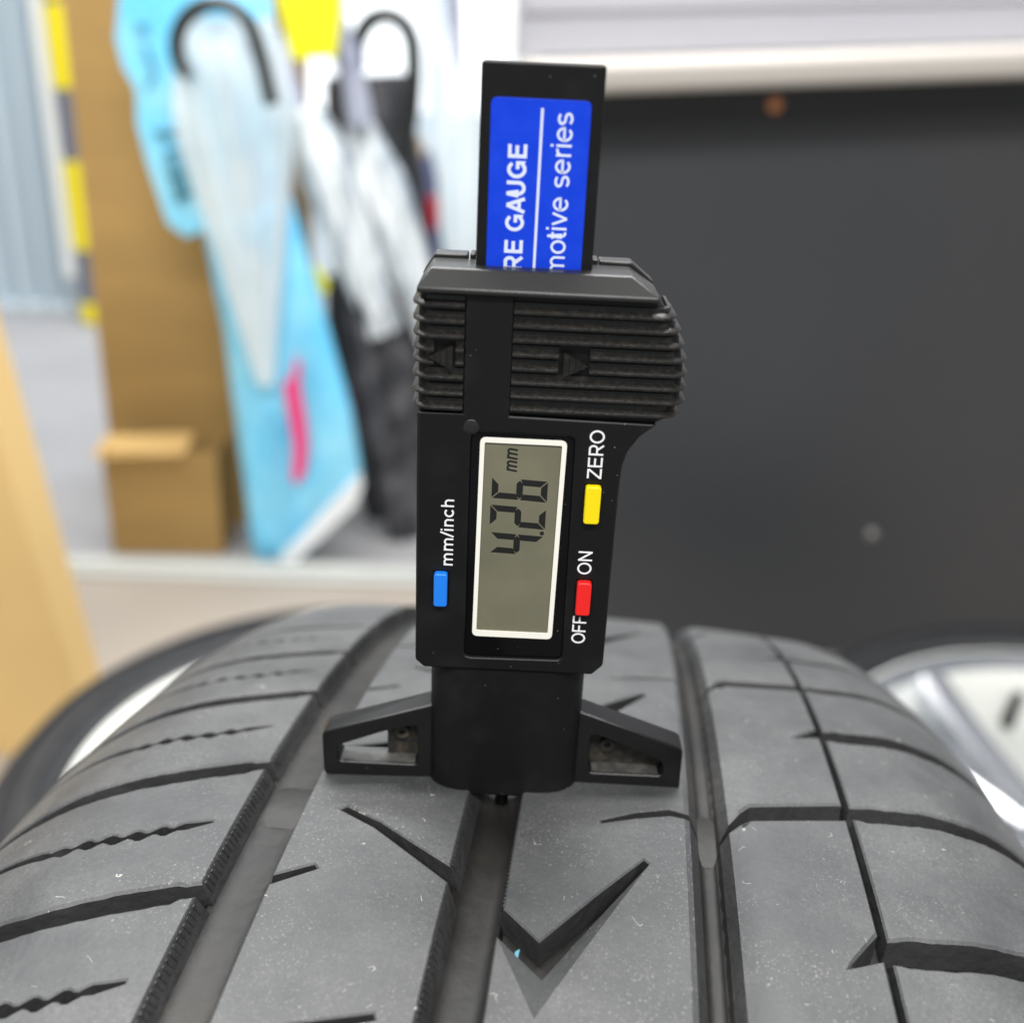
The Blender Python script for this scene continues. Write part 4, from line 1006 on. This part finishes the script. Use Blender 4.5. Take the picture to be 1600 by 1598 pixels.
def hook(name, cx, cy, rx, ry, a0, a1, Y, rad, m, parent, tail=None, pre=None):
    pts = []
    if pre: pts += [at(x, y, Y) for x, y in pre]
    for i in range(17):
        a = R_(a0 + (a1 - a0) * i / 16); pts.append(at(cx + rx * math.cos(a), cy - ry * math.sin(a), Y))
    if tail: pts += [at(x, y, Y) for x, y in tail]
    return rel(tube(name, pts, rad, m, parent, 12))
def folded(name, parent, p_top, p_bot, r_top, r_mid, r_bot, Y, m, folds=7, amp=0.25, Yb=None):
    """folded canopy between two pixels at distance Y: gathered cloth with ridges"""
    A_, B_ = at(*p_top, Y), at(*p_bot, Y if Yb is None else Yb); ax = (B_ - A_); n = 84
    t = ax.normalized(); u = t.orthogonal().normalized(); w = t.cross(u)
    bm = bmesh.new(); rows = []
    for i in range(15):
        f = i / 14
        r = (r_top + (r_mid - r_top) * min(1, f / 0.25)) if f < 0.25 else r_mid + (r_bot - r_mid) * (f - 0.25) / 0.75
        row = []
        for j in range(n):
            a = 2 * math.pi * j / n; rr = r * (1 - amp * (0.5 + 0.5 * math.cos(a * folds + 2.2 * f)) ** 2)
            row.append(bm.verts.new(A_ + ax * f + (u * math.cos(a) + w * math.sin(a) * 0.7) * rr))
        rows.append(row)
    for p, q in zip(rows, rows[1:]):
        for j in range(n): bm.faces.new((p[j], p[(j + 1) % n], q[(j + 1) % n], q[j]))
    bm.faces.new(rows[0]); bm.faces.new(rows[-1])
    return rel(done(name, bm, m, parent, sharp=80))
def umb(px, py, Y, label):
    e = empty("folded_umbrella", (at(px, py, Y).x, Y, FZ)); tag(e, label, "umbrella", "umbrellas leaning in a row"); return e
# white vinyl umbrella with the open grey hook
Y1 = 1.235
u1 = umb(410, 860, Y1, "white vinyl folded umbrella with thin dark open hook, before the blue pack")
folded("canopy", u1, (352, 30), (415, 600), 0.060, 0.082, 0.012, Y1, 'clear_white', 8, 0.2)
tube_pts = [at(420, 635, Y1), at(442, 862, Y1)]
rel(tube("ferrule", tube_pts, [0.006, 0.004], 'sky_blue', u1, 10))
hook("handle", 337, 72, 62, 66, 215, 20, Y1 - 0.075, 0.0090, 'handle', u1, pre=[(296, 118)], tail=[(412, 105), (425, 165)])
# clear umbrellas to the right
Y2 = 1.37
u2 = umb(620, 870, Y2, "clear vinyl folded umbrella with lavender grey straight handle, left of two")
folded("canopy", u2, (478, 165), (600, 520), 0.020, 0.043, 0.028, Y2, 'clear', 6, 0.3)
folded("lower_cloth", u2, (585, 455), (640, 868), 0.047, 0.054, 0.031, Y2 + 0.02, 'dark_cloth', 7, 0.35)
hook("handle", 420, 60, 1, 1, 0, 1, Y2 - 0.065, 0.019, 'grey_plastic', u2, pre=[(372, -40), (400, 40)], tail=[(455, 165), (460, 172)])
u3 = umb(690, 870, 1.41, "clear vinyl folded umbrella with lavender grey straight handle, beside the gauge")
folded("canopy", u3, (560, 195), (690, 560), 0.022, 0.043, 0.024, 1.41, 'clear', 6, 0.3)
folded("lower_cloth", u3, (640, 470), (690, 875), 0.036, 0.050, 0.036, 1.44, 'dark_cloth', 6, 0.35)
hook("handle", 545, 100, 1, 1, 0, 1, 1.38, 0.018, 'grey_plastic', u3, pre=[(502, -40), (520, 30)], tail=[(562, 185), (565, 195)])
# black umbrella with black crook handle
Y4 = 1.55
u4 = umb(660, 850, Y4, "black folded umbrella with tall black crook handle")
folded("canopy", u4, (575, 118), (640, 850), 0.070, 0.088, 0.03, Y4, 'dark_cloth', 7, 0.25)
hook("handle", 602, 82, 44, 58, 190, 0, Y4 - 0.05, 0.0125, 'handle', u4, pre=[(560, 108)], tail=[(647, 120), (644, 172), (625, 260)])
# navy umbrella with red print and wooden knob
Y5 = 1.66
u5 = umb(700, 850, Y5, "navy folded umbrella with red patch and small wooden knob")
folded("canopy", u5, (640, 240), (720, 860), 0.040, 0.060, 0.03, Y5, 'navy', 6, 0.3)
rel(tube("knob", [at(641, 215, Y5 - 0.04), at(643, 245, Y5 - 0.04)], [0.018, 0.022], 'beige_skin', u5, 16))
strip("red_patch", [(660, 310), (684, 306), (690, 352), (668, 362)], Y5 - 0.085, 0.004, 'red', u5)
# pale vinyl umbrella right behind the gauge
Y6 = 1.50
u6 = umb(740, 850, Y6, "pale milky vinyl folded umbrella nearest to the gauge column")
folded("canopy", u6, (716, 100), (760, 860), 0.030, 0.050, 0.026, Y6, 'clear_white', 7, 0.22)
rel(tube("handle", [at(707, -40, Y6), at(714, 110, Y6)], 0.012, 'grey_plastic', u6, 12))
# yellow tags
for k, (pts, Yt, lb) in enumerate((([(428, -30), (540, -30), (524, 90), (455, 94)], 1.35, "large lemon yellow swing tag hanging among the umbrella handles"), ([(488, 415), (505, 425), (514, 452), (500, 462)], 1.33, "small yellow tag low on the clear umbrella beside the blue pack"))):
    e = empty("swing_tag", at(*pts[0], Yt)); tag(e, lb, "tag", "yellow swing tags")
    strip("card", pts, Yt, 0.004, 'yellow_card', e)


# one more dark umbrella in the cluster, wrapped in clear vinyl higher up
Y7 = 1.46
u7 = umb(585, 870, Y7, "dark maroon striped folded umbrella low between the clear umbrellas")
folded("canopy", u7, (535, 430), (600, 850), 0.028, 0.045, 0.022, Y7, 'dark_cloth', 6, 0.3)
folded("sash", u7, (563, 600), (571, 650), 0.042, 0.046, 0.044, Y7 - 0.004, 'dark_red', 6, 0.3)
rel(tube("handle", [at(505, 250, Y7), at(537, 440, Y7)], 0.010, 'handle', u7, 12))
